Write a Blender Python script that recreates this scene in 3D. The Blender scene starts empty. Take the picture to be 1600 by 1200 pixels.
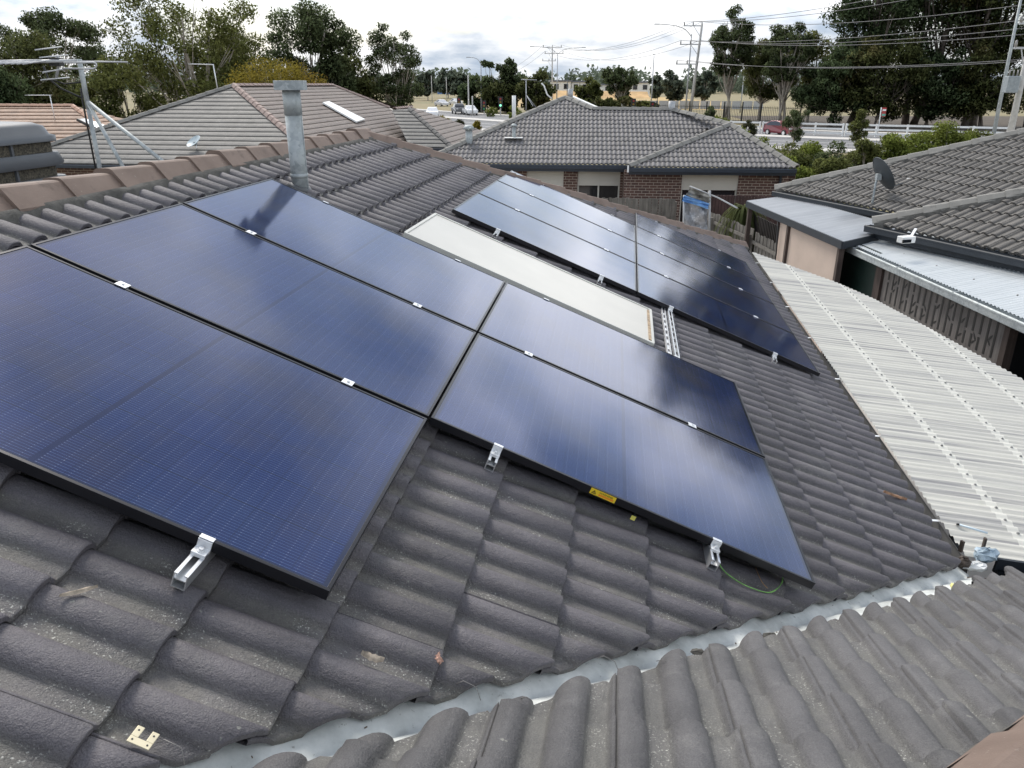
import bpy, math, random
import numpy as np
from mathutils import Vector, Matrix
R = math.radians
H = 4.95                                    # camera height above the ground (standing on the roof)
# ------------------------------------------------------------------ camera, sky, sun
sc = bpy.context.scene
PITCH = 0.3741; FPX = 1194.7
cd = bpy.data.cameras.new('camera'); cam = bpy.data.objects.new('camera', cd)
sc.collection.objects.link(cam); sc.camera = cam
cd.sensor_width = 36; cd.lens = 36*FPX/1600; cd.clip_start = .05; cd.clip_end = 3000
cam.location = (0, 0, H); cam.rotation_euler = (math.pi/2-PITCH, 0, 0)
sc.render.resolution_x = 1024; sc.render.resolution_y = 768
SUN_EL, SUN_AZ = R(49), R(-28)              # azimuth from +Y towards +X
wd = bpy.data.worlds.new("World"); sc.world = wd; wd.use_nodes = True
def world():
    nt = wd.node_tree; nt.nodes.clear(); N = nt.nodes.new; L = nt.links.new
    out = N('ShaderNodeOutputWorld'); bg = N('ShaderNodeBackground'); bg.inputs[1].default_value = .1
    sky = N('ShaderNodeTexSky'); sky.sky_type = 'NISHITA'; sky.sun_disc = False
    sky.sun_elevation = SUN_EL; sky.sun_rotation = SUN_AZ; sky.air_density = 1.2; sky.dust_density = 1.5
    tc = N('ShaderNodeTexCoord'); sep = N('ShaderNodeSeparateXYZ'); L(tc.outputs['Generated'], sep.inputs[0])
    def m(op, a, b=None):
        n = N('ShaderNodeMath'); n.operation = op
        for i, x in enumerate((a, b)):
            if x is None: continue
            if isinstance(x, (int, float)): n.inputs[i].default_value = x
            else: L(x, n.inputs[i])
        return n.outputs[0]
    z = m('ADD', m('MAXIMUM', sep.outputs[2], 0.0), .30)
    cb = N('ShaderNodeCombineXYZ'); L(m('DIVIDE', sep.outputs[0], z), cb.inputs[0]); L(m('DIVIDE', sep.outputs[1], z), cb.inputs[1])
    def noise(scale, det, rough, off):
        mp = N('ShaderNodeMapping'); mp.inputs['Location'].default_value = off; L(cb.outputs[0], mp.inputs[0])
        n = N('ShaderNodeTexNoise'); n.inputs['Scale'].default_value = scale; n.inputs['Detail'].default_value = det
        n.inputs['Roughness'].default_value = rough; L(mp.outputs[0], n.inputs[0]); return n.outputs[0]
    def ramp(fac, stops):
        r = N('ShaderNodeValToRGB'); L(fac, r.inputs[0]); e = r.color_ramp.elements
        e[0].position, e[0].color = stops[0][0], (*stops[0][1], 1); e[1].position, e[1].color = stops[1][0], (*stops[1][1], 1)
        for p, c in stops[2:]:
            q = e.new(p); q.color = (*c, 1)
        return r.outputs[0]
    cover = ramp(noise(.95, 6, .5, (3.1, 1.7, 0)), [(.455, (0,0,0)), (.535, (1,1,1))])
    shade = ramp(noise(2.2, 8, .55, (7.3, 4.1, 2)), [(.38, (8.6,10.2,12.4)), (.56, (20.5,20.6,20.8))])
    hz = ramp(sep.outputs[2], [(0.0, (.88,.88,.88)), (.05, (.60,.60,.60)), (.30, (.0,.0,.0))])
    bri = ramp(sep.outputs[2], [(.05, (.41,)*3), (.14, (.85,)*3), (.38, (1,)*3), (.58, (.50,)*3), (1., (.45,)*3)])
    cov = m('MAXIMUM', cover, hz)
    mb = N('ShaderNodeMix'); mb.data_type = 'RGBA'; mb.blend_type = 'MULTIPLY'; mb.inputs[0].default_value = 1; L(shade, mb.inputs[6]); L(bri, mb.inputs[7]); shade = mb.outputs[2]
    mix = N('ShaderNodeMix'); mix.data_type = 'RGBA'; L(cov, mix.inputs[0]); L(sky.outputs[0], mix.inputs[6]); L(shade, mix.inputs[7])
    L(mix.outputs[2], bg.inputs[0]); L(bg.outputs[0], out.inputs[0])
world()
sd = bpy.data.lights.new('sun', 'SUN'); sd.energy = 2.3; sd.angle = R(20); sd.color = (1, .95, .87)
so = bpy.data.objects.new('sun', sd); sc.collection.objects.link(so)
so.rotation_euler = (math.pi/2-SUN_EL, 0, math.pi - SUN_AZ)
sc.view_settings.view_transform = 'Standard'; sc.view_settings.look = 'None'; sc.view_settings.exposure = 0.50
sc.view_settings.gamma = 1
random.seed(4); rng = np.random.default_rng(4)
# ------------------------------------------------------------------ camera-geometry helpers (only used to find real positions)
cp, sp_ = math.cos(PITCH), math.sin(PITCH)
CAM = np.array([0, 0, H])
def ray(x, y):
    return np.array([(x-800)/FPX, cp-(y-600)/FPX*sp_, -sp_-(y-600)/FPX*cp])
def P(x, y, Y):                              # point seen at pixel (x, y), Y metres ahead
    r = ray(x, y); return CAM + r*(Y/r[1])
def G(x, y, z=0.):                           # point seen at pixel on the horizontal plane z
    r = ray(x, y); return CAM + r*((z-H)/r[2])
def plane_hit(x, y, p0, n):
    r = ray(x, y); return CAM + r*(np.dot(np.array(p0)-CAM, n)/np.dot(r, n))
# ------------------------------------------------------------------ materials
MATS = {}
class NT:
    def __init__(s, name):
        s.m = bpy.data.materials.new(name); s.m.use_nodes = True; s.t = s.m.node_tree; s.b = s.t.nodes['Principled BSDF']
        s.N = s.t.nodes.new; s.L = s.t.links.new
        tc = s.N('ShaderNodeTexCoord'); s.obj = tc.outputs['Object']; s.uv = tc.outputs['UV']
    def math(s, op, a, b=None, c=None):
        n = s.N('ShaderNodeMath'); n.operation = op
        for i, x in enumerate((a, b, c)):
            if x is None: continue
            if isinstance(x, (int, float)): n.inputs[i].default_value = x
            else: s.L(x, n.inputs[i])
        return n.outputs[0]
    def noise(s, scale, det=4, rough=.55, vec=None, sv=None):
        v = vec or s.obj
        if sv:
            mp = s.N('ShaderNodeMapping'); mp.inputs['Scale'].default_value = sv; s.L(v, mp.inputs[0]); v = mp.outputs[0]
        n = s.N('ShaderNodeTexNoise'); n.inputs['Scale'].default_value = scale; n.inputs['Detail'].default_value = det
        n.inputs['Roughness'].default_value = rough; s.L(v, n.inputs[0]); return n.outputs[0]
    def ramp(s, fac, stops):
        r = s.N('ShaderNodeValToRGB'); s.L(fac, r.inputs[0]); e = r.color_ramp.elements
        for i, (p, c) in enumerate(stops):
            q = e[i] if i < 2 else e.new(p)
            q.position = p; q.color = (*c, 1) if len(c) == 3 else c
        return r.outputs[0]
    def g(s, fac, a, b, lo=0., hi=1.):
        return s.ramp(fac, [(a, (lo,)*3), (b, (hi,)*3)])
    def mix(s, fac, a, b, mode='MIX'):
        n = s.N('ShaderNodeMix'); n.data_type = 'RGBA'; n.blend_type = mode
        if isinstance(fac, (int, float)): n.inputs[0].default_value = fac
        else: s.L(fac, n.inputs[0])
        for i, x in ((6, a), (7, b)):
            if isinstance(x, tuple): n.inputs[i].default_value = (*x, 1)
            else: s.L(x, n.inputs[i])
        return n.outputs[2]
    def attr(s, name):
        n = s.N('ShaderNodeAttribute'); n.attribute_name = name; return n.outputs['Fac']
    def sep(s, v):
        n = s.N('ShaderNodeSeparateXYZ'); s.L(v, n.inputs[0]); return n.outputs
    def bump(s, h, strength=.3, dist=.01):
        n = s.N('ShaderNodeBump'); n.inputs['Strength'].default_value = strength; n.inputs['Distance'].default_value = dist
        s.L(h, n.inputs['Height']); s.L(n.outputs[0], s.b.inputs['Normal'])
    def col(s, c):
        if isinstance(c, tuple): s.b.inputs['Base Color'].default_value = (*c, 1)
        else: s.L(c, s.b.inputs['Base Color'])
    def set(s, **k):
        for a, v in k.items():
            i = s.b.inputs[a.replace('_', ' ')]
            if isinstance(v, (int, float, tuple)): i.default_value = v
            else: s.L(v, i)
        return s
def simple(name, c, rough=.6, metal=0., var=.18, scale=6., bump=0., spec=.5):
    if name in MATS: return MATS[name]
    n = NT(name); f = n.noise(scale, 5)
    lo = tuple(x*(1-var) for x in c); hi = tuple(min(1, x*(1+var)) for x in c)
    n.col(n.ramp(f, [(.3, lo), (.7, hi)])); n.set(Roughness=rough, Metallic=metal)
    n.b.inputs['Specular IOR Level'].default_value = spec
    if bump: n.bump(n.noise(scale*6, 4), bump, .01)
    MATS[name] = n.m; return n.m
def tile_mat(name, c, dirt, hi, spk=.5, rough=.62):
    n = NT(name); tr = n.attr('tile'); pan = n.attr('pan')
    base = n.ramp(tr, [(0., tuple(x*.74 for x in c)), (1., tuple(x*1.24 for x in c))])
    cv = n.N('ShaderNodeCombineXYZ'); n.L(n.attr('tx'), cv.inputs[0]); n.L(n.attr('ty'), cv.inputs[1])
    stk = n.noise(1., 5, .65, vec=cv.outputs[0], sv=(34, 2.2, 1)); base = n.mix(1., base, n.ramp(stk, [(.32, (.74, .74, .73)), (.68, (1.25, 1.25, 1.23))]), 'MULTIPLY')
    base = n.mix(n.g(n.noise(1.3, 5), .35, .7), base, tuple(x*1.25+.004 for x in c))
    base = n.mix(n.math('MULTIPLY', n.g(pan, .35, 1.0), n.g(n.noise(7, 5), .3, .65, .25, .95)), base, dirt)
    base = n.mix(n.math('MULTIPLY', n.g(n.noise(3.2, 6, .7), .55, .75), .55), base, hi)          # worn patches
    sp = n.math('MULTIPLY', n.g(n.noise(150, 2, .6), .60, .68), n.math('ADD', n.math('MULTIPLY', n.g(pan, .5, 1.), n.g(n.noise(5, 3), .45, .6)), .08))
    base = n.mix(n.math('MULTIPLY', sp, min(1, spk*1.7)), base, (.48, .48, .45))
    li = n.g(n.noise(28, 3, .5), .73, .76)                                                          # lichen dots
    base = n.mix(n.math('MULTIPLY', li, .45), base, (.34, .34, .30))
    gr_ = n.ramp(n.noise(260, 3, .7), [(.30, (.72, .72, .72)), (.70, (1.30, 1.30, 1.28))]); base = n.mix(1., base, gr_, 'MULTIPLY')
    stn = n.ramp(n.noise(4.5, 7, .72), [(.30, (.80, .80, .80)), (.70, (1.22, 1.21, 1.18))]); base = n.mix(1., base, stn, 'MULTIPLY')
    n.col(base); n.set(Roughness=rough); n.bump(n.math('ADD', n.noise(230, 3), n.math('MULTIPLY', n.noise(60, 4), 1.2)), .9, .004)
    MATS[name] = n.m; return n.m
TILE_MAIN = tile_mat('charcoal concrete tile', (.090, .084, .096), (.135, .130, .120), (.19, .185, .18))
TILE_WING = tile_mat('weathered grey tile', (.084, .082, .087), (.125, .123, .116), (.205, .202, .198), .40)
TILE_MID = tile_mat('grey violet tile', (.132, .126, .134), (.135, .13, .125), (.22, .21, .215))
TILE_RIGHT = tile_mat('brown grey tile', (.100, .093, .088), (.085, .08, .073), (.17, .16, .15))
TILE_BROWN = tile_mat('faded brown tile', (.165, .132, .115), (.165, .132, .115), (.21, .175, .155))
TILE_LGREY = tile_mat('flat grey tile', (.130, .125, .120), (.13, .125, .12), (.165, .16, .155))
TILE_TAN = tile_mat('tan tile', (.38, .25, .175), (.3, .2, .15), (.42, .3, .22))
TILE_DARK = tile_mat('dark slate tile', (.06, .065, .07), (.08, .08, .08), (.12, .12, .12))
def cap_mat(name, c, c2):
    n = NT(name); f = n.noise(4, 6, .6); k = n.ramp(f, [(.3, c), (.7, c2)])
    k = n.mix(n.g(n.noise(60, 3), .68, .75, 0, .5), k, (.4, .38, .34)); k = n.mix(n.g(n.noise(9, 5), .6, .72, 0, .6), k, tuple(x*.55 for x in c))
    n.col(k); n.set(Roughness=.75); n.bump(n.noise(160, 3), .5, .003); MATS[name] = n.m; return n.m
CAP_BROWN = cap_mat('brown ridge cap', (.145, .102, .080), (.215, .158, .127))
CAP_GREY = cap_mat('grey ridge cap', (.17, .165, .15), (.25, .24, .22))
CAP_PINK = cap_mat('dusty pink ridge cap', (.24, .17, .15), (.31, .24, .21))
MORTAR = simple('bedding mortar', (.10, .095, .085), .9, var=.35, scale=14, bump=.6)
ALU = simple('brushed aluminium', (.72, .73, .74), .38, .85, .08, 20)
ALUW = simple('clear anodised aluminium', (.80, .81, .82), .42, .55, .06, 30)
FRAME = simple('black anodised frame', (.022, .022, .026), .32, .5, .1, 8)
FRAMETOP = simple('black frame edge', (.02, .02, .022), .30, .5, .1, 8)
BLACKP = simple('black plastic', (.012, .012, .012), .5)
GALV = None
def galv():
    n = NT('galvanised steel'); v = n.N('ShaderNodeTexVoronoi'); v.inputs['Scale'].default_value = 38; n.L(n.obj, v.inputs[0])
    sx = n.sep(v.outputs['Color'])[0]
    k = n.ramp(sx, [(0., (.27, .30, .31)), (1., (.42, .45, .46))]); k = n.mix(n.g(n.noise(5, 6, .65), .42, .68, 0, .8), k, (.50, .53, .52))
    k = n.mix(n.g(n.noise(11, 6, .7), .62, .72, 0, .7), k, (.18, .17, .15))
    n.col(k); n.set(Metallic=.45, Roughness=.66); return n.m
GALV = galv()
def zinc():
    n = NT('valley zinc'); f = n.noise(6, 8, .65)
    k = n.ramp(f, [(.28, (.36, .37, .355)), (.45, (.54, .565, .55)), (.62, (.70, .72, .70)), (.75, (.60, .60, .56))])
    k = n.mix(n.g(n.noise(22, 6, .7), .63, .70, 0, .8), k, (.13, .125, .11)); k = n.mix(n.g(n.noise(70, 3), .70, .74, 0, .7), k, (.2, .2, .18))
    n.col(k); n.set(Metallic=.15, Roughness=.68); n.bump(f, .25, .006); return n.m
ZINC = zinc()
def panel_glass():
    n = NT('solar cells under glass'); x, y, z = n.sep(n.obj)
    LL, WW = 1.7223, 1.134
    def lines(c, period, w, off=0.):
        t = n.math('FRACT', n.math('DIVIDE', n.math('ADD', c, off), period)); d = n.math('ABSOLUTE', n.math('SUBTRACT', t, .5))
        return n.math('GREATER_THAN', d, .5-w/period/2)
    cw = (WW-.034)/6; ch = (LL-.052)/18
    gap_u = lines(y, cw, .0050, -.017); gap_v = lines(x, ch, .0040, -.026+ch*0)
    bus = lines(y, cw/16, .0012, -.017+cw/32)
    pad = n.math('MULTIPLY', lines(y, cw/16, .0024, -.017+cw/32), lines(x, .0465, .004, .01))
    mid = n.math('LESS_THAN', n.math('ABSOLUTE', n.math('SUBTRACT', x, LL/2)), .009)
    inx = n.math('LESS_THAN', n.math('ABSOLUTE', n.math('SUBTRACT', x, LL/2)), LL/2-.024)
    iny = n.math('LESS_THAN', n.math('ABSOLUTE', n.math('SUBTRACT', y, WW/2)), WW/2-.017)
    inside = n.math('MULTIPLY', inx, iny)
    # cell-to-cell tone
    cid = n.N('ShaderNodeCombineXYZ'); n.L(n.math('FLOOR', n.math('DIVIDE', n.math('SUBTRACT', x, .026), ch)), cid.inputs[0]); n.L(n.math('FLOOR', n.math('DIVIDE', n.math('SUBTRACT', y, .017), cw)), cid.inputs[1])
    wn = n.N('ShaderNodeTexWhiteNoise'); n.L(cid.outputs[0], wn.inputs[0])
    cell = n.ramp(wn.outputs[0], [(0., (.0010, .0052, .036)), (1., (.0017, .0082, .052))])
    cell = n.mix(n.g(n.noise(1.7, 4, .6), .47, .66, 0, .9), cell, (.0095, .0065, .016)); cell = n.mix(n.g(n.noise(1.2, 3), .55, .7, 0, .5), cell, (.008, .022, .062))  # blotches: coating tint plus cloud reflections put into the cell colour
    k = n.mix(n.math('MULTIPLY', bus, .45), cell, (.11, .19, .34)); k = n.mix(n.math('MULTIPLY', pad, .20), k, (.32, .38, .50))
    k = n.mix(n.math('MAXIMUM', n.math('MULTIPLY', gap_v, .40), n.math('MULTIPLY', gap_u, .85)), k, (.0008, .0018, .009)); k = n.mix(mid, k, (.0015, .004, .022))
    k = n.mix(inside, (.006, .007, .010), k)
    dust = n.math('ADD', n.g(n.noise(1.7, 6, .7), .4, .75, 0.004, .035), n.g(n.noise(120, 2, .5), .74, .78, 0, .25))
    k = n.mix(dust, k, (.40, .38, .36))
    n.col(k); n.set(Roughness=n.g(n.noise(1.1, 4), .3, .7, .07, .13), IOR=1.55); n.b.inputs['Specular IOR Level'].default_value = .70
    n.b.inputs['Specular Tint'].default_value = (.32, .46, 1, 1)
    n.b.inputs['Coat Weight'].default_value = 0
    n.bump(n.noise(1.5, 2), .022, .05)
    return n.m
GLASS_PV = panel_glass()
def brick_mat():
    n = NT('red brown brickwork'); b = n.N('ShaderNodeTexBrick'); n.L(n.uv, b.inputs[0])
    b.inputs['Color1'].default_value = (.100, .050, .040, 1); b.inputs['Color2'].default_value = (.055, .031, .028, 1); b.inputs['Mortar'].default_value = (.42, .37, .31, 1)
    b.inputs['Scale'].default_value = 1; b.inputs['Mortar Size'].default_value = .0075; b.inputs['Brick Width'].default_value = .24; b.inputs['Row Height'].default_value = .086; b.inputs['Bias'].default_value = -.1
    k = n.mix(n.g(n.noise(25, 4), .3, .7, 0, .35), b.outputs[0], (.13, .07, .06)); n.col(k); n.set(Roughness=.85)
    n.bump(b.outputs['Fac'], -.4, .01); return n.m
BRICK = brick_mat()
NAVY = simple('navy painted steel', (.018, .027, .042), .4, var=.1)
NAVYG = simple('dark blue grey gutter', (.020, .026, .034), .62, var=.12)
CREAM = simple('cream blind', (.50, .475, .43), .7, var=.06, scale=2)
WGLASS = simple('dark window glass', (.012, .014, .018), .08, var=.2, spec=.8)
WFRAME = simple('pale window frame', (.55, .53, .48), .5, var=.05)
def wood_mat(name, a, b, ax=2, sc_=30):
    n = NT(name); sv = [1, 1, 1]; sv[ax] = .06
    f = n.noise(sc_, 6, .65, sv=tuple(sv)); k = n.ramp(f, [(.3, a), (.7, b)]); k = n.mix(n.g(n.noise(3, 4), .45, .7, 0, .5), k, tuple(x*.6 for x in a))
    n.col(k); n.set(Roughness=.85); n.bump(f, .4, .01); MATS[name] = n.m; return n.m
PALING = wood_mat('weathered paling timber', (.085, .078, .068), (.20, .185, .165))
DTIMBER = wood_mat('dark brown timber', (.045, .032, .028), (.085, .062, .052))
BARK = wood_mat('eucalypt bark', (.22, .185, .15), (.48, .44, .385), 2, 4)
BARKD = wood_mat('rough dark bark', (.07, .055, .045), (.17, .14, .12), 2, 5)
WHITEP = simple('white painted timber', (.78, .78, .76), .6, var=.06)
STEELG = simple('grey steel pole', (.42, .43, .44), .5, .3, .1)
CONC = simple('pale concrete', (.46, .45, .43), .85, var=.15, scale=3, bump=.2)
ASPH = simple('asphalt', (.17, .17, .175), .9, var=.12, scale=.4)
PAVE = simple('pale paving', (.52, .50, .47), .9, var=.12, scale=.5)
LINEW = simple('road paint', (.75, .75, .73), .7, var=.05)
def leafmat(name, a, b, c=None, sc_=.35):
    n = NT(name); f = n.noise(sc_, 3); k = n.ramp(f, [(.3, a), (.7, b)])
    if c: k = n.mix(n.g(n.noise(sc_*.6, 3), .5, .68), k, c)
    k = n.mix(n.g(n.attr('lv'), 0, 1, 0, .35), k, tuple(min(1, x*1.9) for x in b))
    n.col(k); n.set(Roughness=.8); n.b.inputs['Specular IOR Level'].default_value = .12
    n.b.inputs['Subsurface Weight'].default_value = 0
    t = n.N('ShaderNodeBsdfTranslucent'); n.L(k, t.inputs[0]); ms = n.N('ShaderNodeMixShader'); ms.inputs[0].default_value = .38
    n.L(n.b.outputs[0], ms.inputs[1]); n.L(t.outputs[0], ms.inputs[2]); n.L(ms.outputs[0], n.t.nodes['Material Output'].inputs[0])
    MATS[name] = n.m; return n.m
LEAF_EUC = leafmat('olive eucalypt leaves', (.095, .115, .034), (.185, .20, .068))
LEAF_GUM = leafmat('grey green gum leaves', (.066, .092, .042), (.130, .160, .074))
LEAF_DK = leafmat('dark green leaves', (.060, .088, .040), (.118, .160, .074))
LEAF_DK2 = leafmat('deep olive leaves', (.058, .074, .026), (.125, .138, .050), (.11, .085, .036))
LEAF_YEL = leafmat('yellow green leaves', (.20, .17, .030), (.34, .27, .045), (.34, .19, .04))
LEAF_BR = leafmat('bright shrub leaves', (.115, .155, .030), (.25, .29, .065))
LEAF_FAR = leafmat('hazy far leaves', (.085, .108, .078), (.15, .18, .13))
LEAF_RED = leafmat('reddish shrub leaves', (.04, .06, .03), (.09, .08, .04), (.16, .05, .03))
# ------------------------------------------------------------------ object helpers
def tag(o, label=None, cat=None, group=None, kind=None):
    if label: o['label'] = label
    if cat: o['category'] = cat
    if group: o['group'] = group
    if kind: o['kind'] = kind
    return o
def empty(name, loc, label=None, cat=None, group=None, rot=None):
    o = bpy.data.objects.new(name, None); sc.collection.objects.link(o); o.empty_display_size = .2
    o.location = tuple(loc)
    if rot is not None: o.rotation_euler = rot
    return tag(o, label, cat, group)
def wloc(p):
    v = np.zeros(3)
    while p is not None: v += np.array(p.location); p = p.parent
    return v
class MB:
    def __init__(s): s.v = []; s.f = []; s.sm = []; s.mi = []; s.uv = None
    def add(s, vs, fs, smooth=False, mi=0):
        k = len(s.v); s.v += [tuple(map(float, q)) for q in vs]; s.f += [tuple(i+k for i in f) for f in fs]; s.sm += [smooth]*len(fs); s.mi += [mi]*len(fs); return s
    def hexa(s, c8, mi=0):
        return s.add(c8, [(0,3,2,1),(4,5,6,7),(0,1,5,4),(1,2,6,5),(2,3,7,6),(3,0,4,7)], mi=mi)
    def box(s, c, size, rz=0., M=None, mi=0):
        x, y, z = (q/2 for q in size); ca, sa = math.cos(rz), math.sin(rz); out = []
        for dz in (-z, z):
            for dx, dy in ((-x,-y),(x,-y),(x,y),(-x,y)):
                q = np.array([dx*ca-dy*sa, dx*sa+dy*ca, dz])
                if M is not None: q = M @ q
                out.append(q+np.array(c))
        return s.hexa(out, mi)
    def bar(s, p0, p1, w, h, up=(0,0,1), mi=0):
        p0, p1 = np.array(p0, float), np.array(p1, float); d = p1-p0; d /= np.linalg.norm(d); u = np.array(up, float)
        sd_ = np.cross(d, u); n = np.linalg.norm(sd_)
        if n < 1e-6: sd_ = np.cross(d, (1,0,0)); n = np.linalg.norm(sd_)
        sd_ /= n; u = np.cross(sd_, d); a, b = sd_*w/2, u*h/2
        return s.hexa([p0-a-b, p0+a-b, p1+a-b, p1-a-b, p0-a+b, p0+a+b, p1+a+b, p1-a+b], mi)
    def tube(s, pts, rad, n=8, caps=True, mi=0):
        pts = [np.array(p, float) for p in pts]; m = len(pts); rad = [rad]*m if isinstance(rad, (int, float)) else rad
        vs = []; prev = None
        for i, p in enumerate(pts):
            d = pts[min(i+1, m-1)]-pts[max(i-1, 0)]; d /= (np.linalg.norm(d)+1e-12)
            a = np.cross(d, (0,0,1) if abs(d[2]) < .9 else (1,0,0)) if prev is None else prev-d*np.dot(prev, d)
            a /= (np.linalg.norm(a)+1e-12); prev = a; b = np.cross(d, a)
            for k in range(n):
                t = 2*math.pi*k/n; vs.append(p+(a*math.cos(t)+b*math.sin(t))*rad[i])
        fs = [(i*n+k, i*n+(k+1) % n, (i+1)*n+(k+1) % n, (i+1)*n+k) for i in range(m-1) for k in range(n)]
        s.add(vs, fs, True, mi)
        if caps:
            k0 = len(s.v)-m*n; s.f += [tuple(k0+k for k in range(n))[::-1], tuple(k0+(m-1)*n+k for k in range(n))]; s.sm += [False]*2; s.mi += [mi]*2
        return s
    def prism(s, poly, vec, mi=0):
        n = len(poly); a = [np.array(p, float) for p in poly]; b = [p+np.array(vec) for p in a]
        return s.add(a+b, [tuple(range(n))[::-1], tuple(range(n, 2*n))]+[(i, (i+1) % n, n+(i+1) % n, n+i) for i in range(n)], mi=mi)
    def ball(s, c, r, n=10, sz=(1,1,1), mi=0):
        vs = []; m = n//2+1
        for i in range(m+1):
            t = math.pi*i/m
            for k in range(n):
                q = 2*math.pi*k/n; vs.append((c[0]+r*sz[0]*math.sin(t)*math.cos(q), c[1]+r*sz[1]*math.sin(t)*math.sin(q), c[2]+r*sz[2]*math.cos(t)))
        return s.add(vs, [(i*n+k, (i+1)*n+k, (i+1)*n+(k+1) % n, i*n+(k+1) % n) for i in range(m) for k in range(n)], True, mi)
    def build(s, name, mat, parent=None, local=False, bevel=0., attrs=None):
        me = bpy.data.meshes.new(name); off = np.zeros(3) if (local or parent is None) else wloc(parent)
        v = np.array(s.v, float)-off
        me.from_pydata(v.tolist(), [], s.f)
        me.polygons.foreach_set('use_smooth', s.sm); me.polygons.foreach_set('material_index', s.mi)
        for m_ in (mat if isinstance(mat, (list, tuple)) else [mat]): me.materials.append(m_)
        if s.uv is not None:
            u = me.uv_layers.new(name='UVMap'); arr = np.array(s.uv)[[l for f in s.f for l in f]]; u.data.foreach_set('uv', arr.ravel())
        if attrs:
            for k, a in attrs.items():
                at = me.attributes.new(k, 'FLOAT', 'POINT'); at.data.foreach_set('value', np.asarray(a, float))
        me.update()
        o = bpy.data.objects.new(name, me); sc.collection.objects.link(o); o.parent = parent
        if bevel:
            b = o.modifiers.new('bevel', 'BEVEL'); b.width = bevel; b.segments = 2; b.limit_method = 'ANGLE'
        return o
def copy_tree(o, parent=None):
    kids = list(o.children); c = o.copy(); sc.collection.objects.link(c); c.parent = parent
    for k in kids: copy_tree(k, c)
    return c
# ------------------------------------------------------------------ tiled roof facets
T225 = math.tan(R(22.5)); C225 = math.cos(R(22.5))
class Facet:
    """a roof plane: eave line through p0 along unit e (2D); up-slope = e rotated +90 deg"""
    def __init__(s, p0, e, pitch=R(22.5)):
        s.p0 = np.array(p0, float); e = np.array(e, float); e /= np.linalg.norm(e); s.e = np.array([e[0], e[1], 0])
        s.up = np.array([-e[1]*math.cos(pitch), e[0]*math.cos(pitch), math.sin(pitch)]); s.n = np.cross(s.e, s.up); s.pitch = pitch
    def w(s, x, y, h=0.): return s.p0+s.e*x+s.up*y+s.n*h
    def loc(s, X): d = np.array(X)-s.p0; return float(d@s.e), float(d@s.up)
    def px(s, x, y): return s.loc(plane_hit(x, y, s.p0, s.n))
PROF = [(0, 0), (.025, .30), (.07, .55), (.13, .77), (.20, .92), (.28, .99), (.36, 1.0), (.44, .94), (.52, .80), (.58, .62), (.63, .38), (.665, .12), (.70, .0), (.78, -.02), (.86, 0)]
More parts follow.
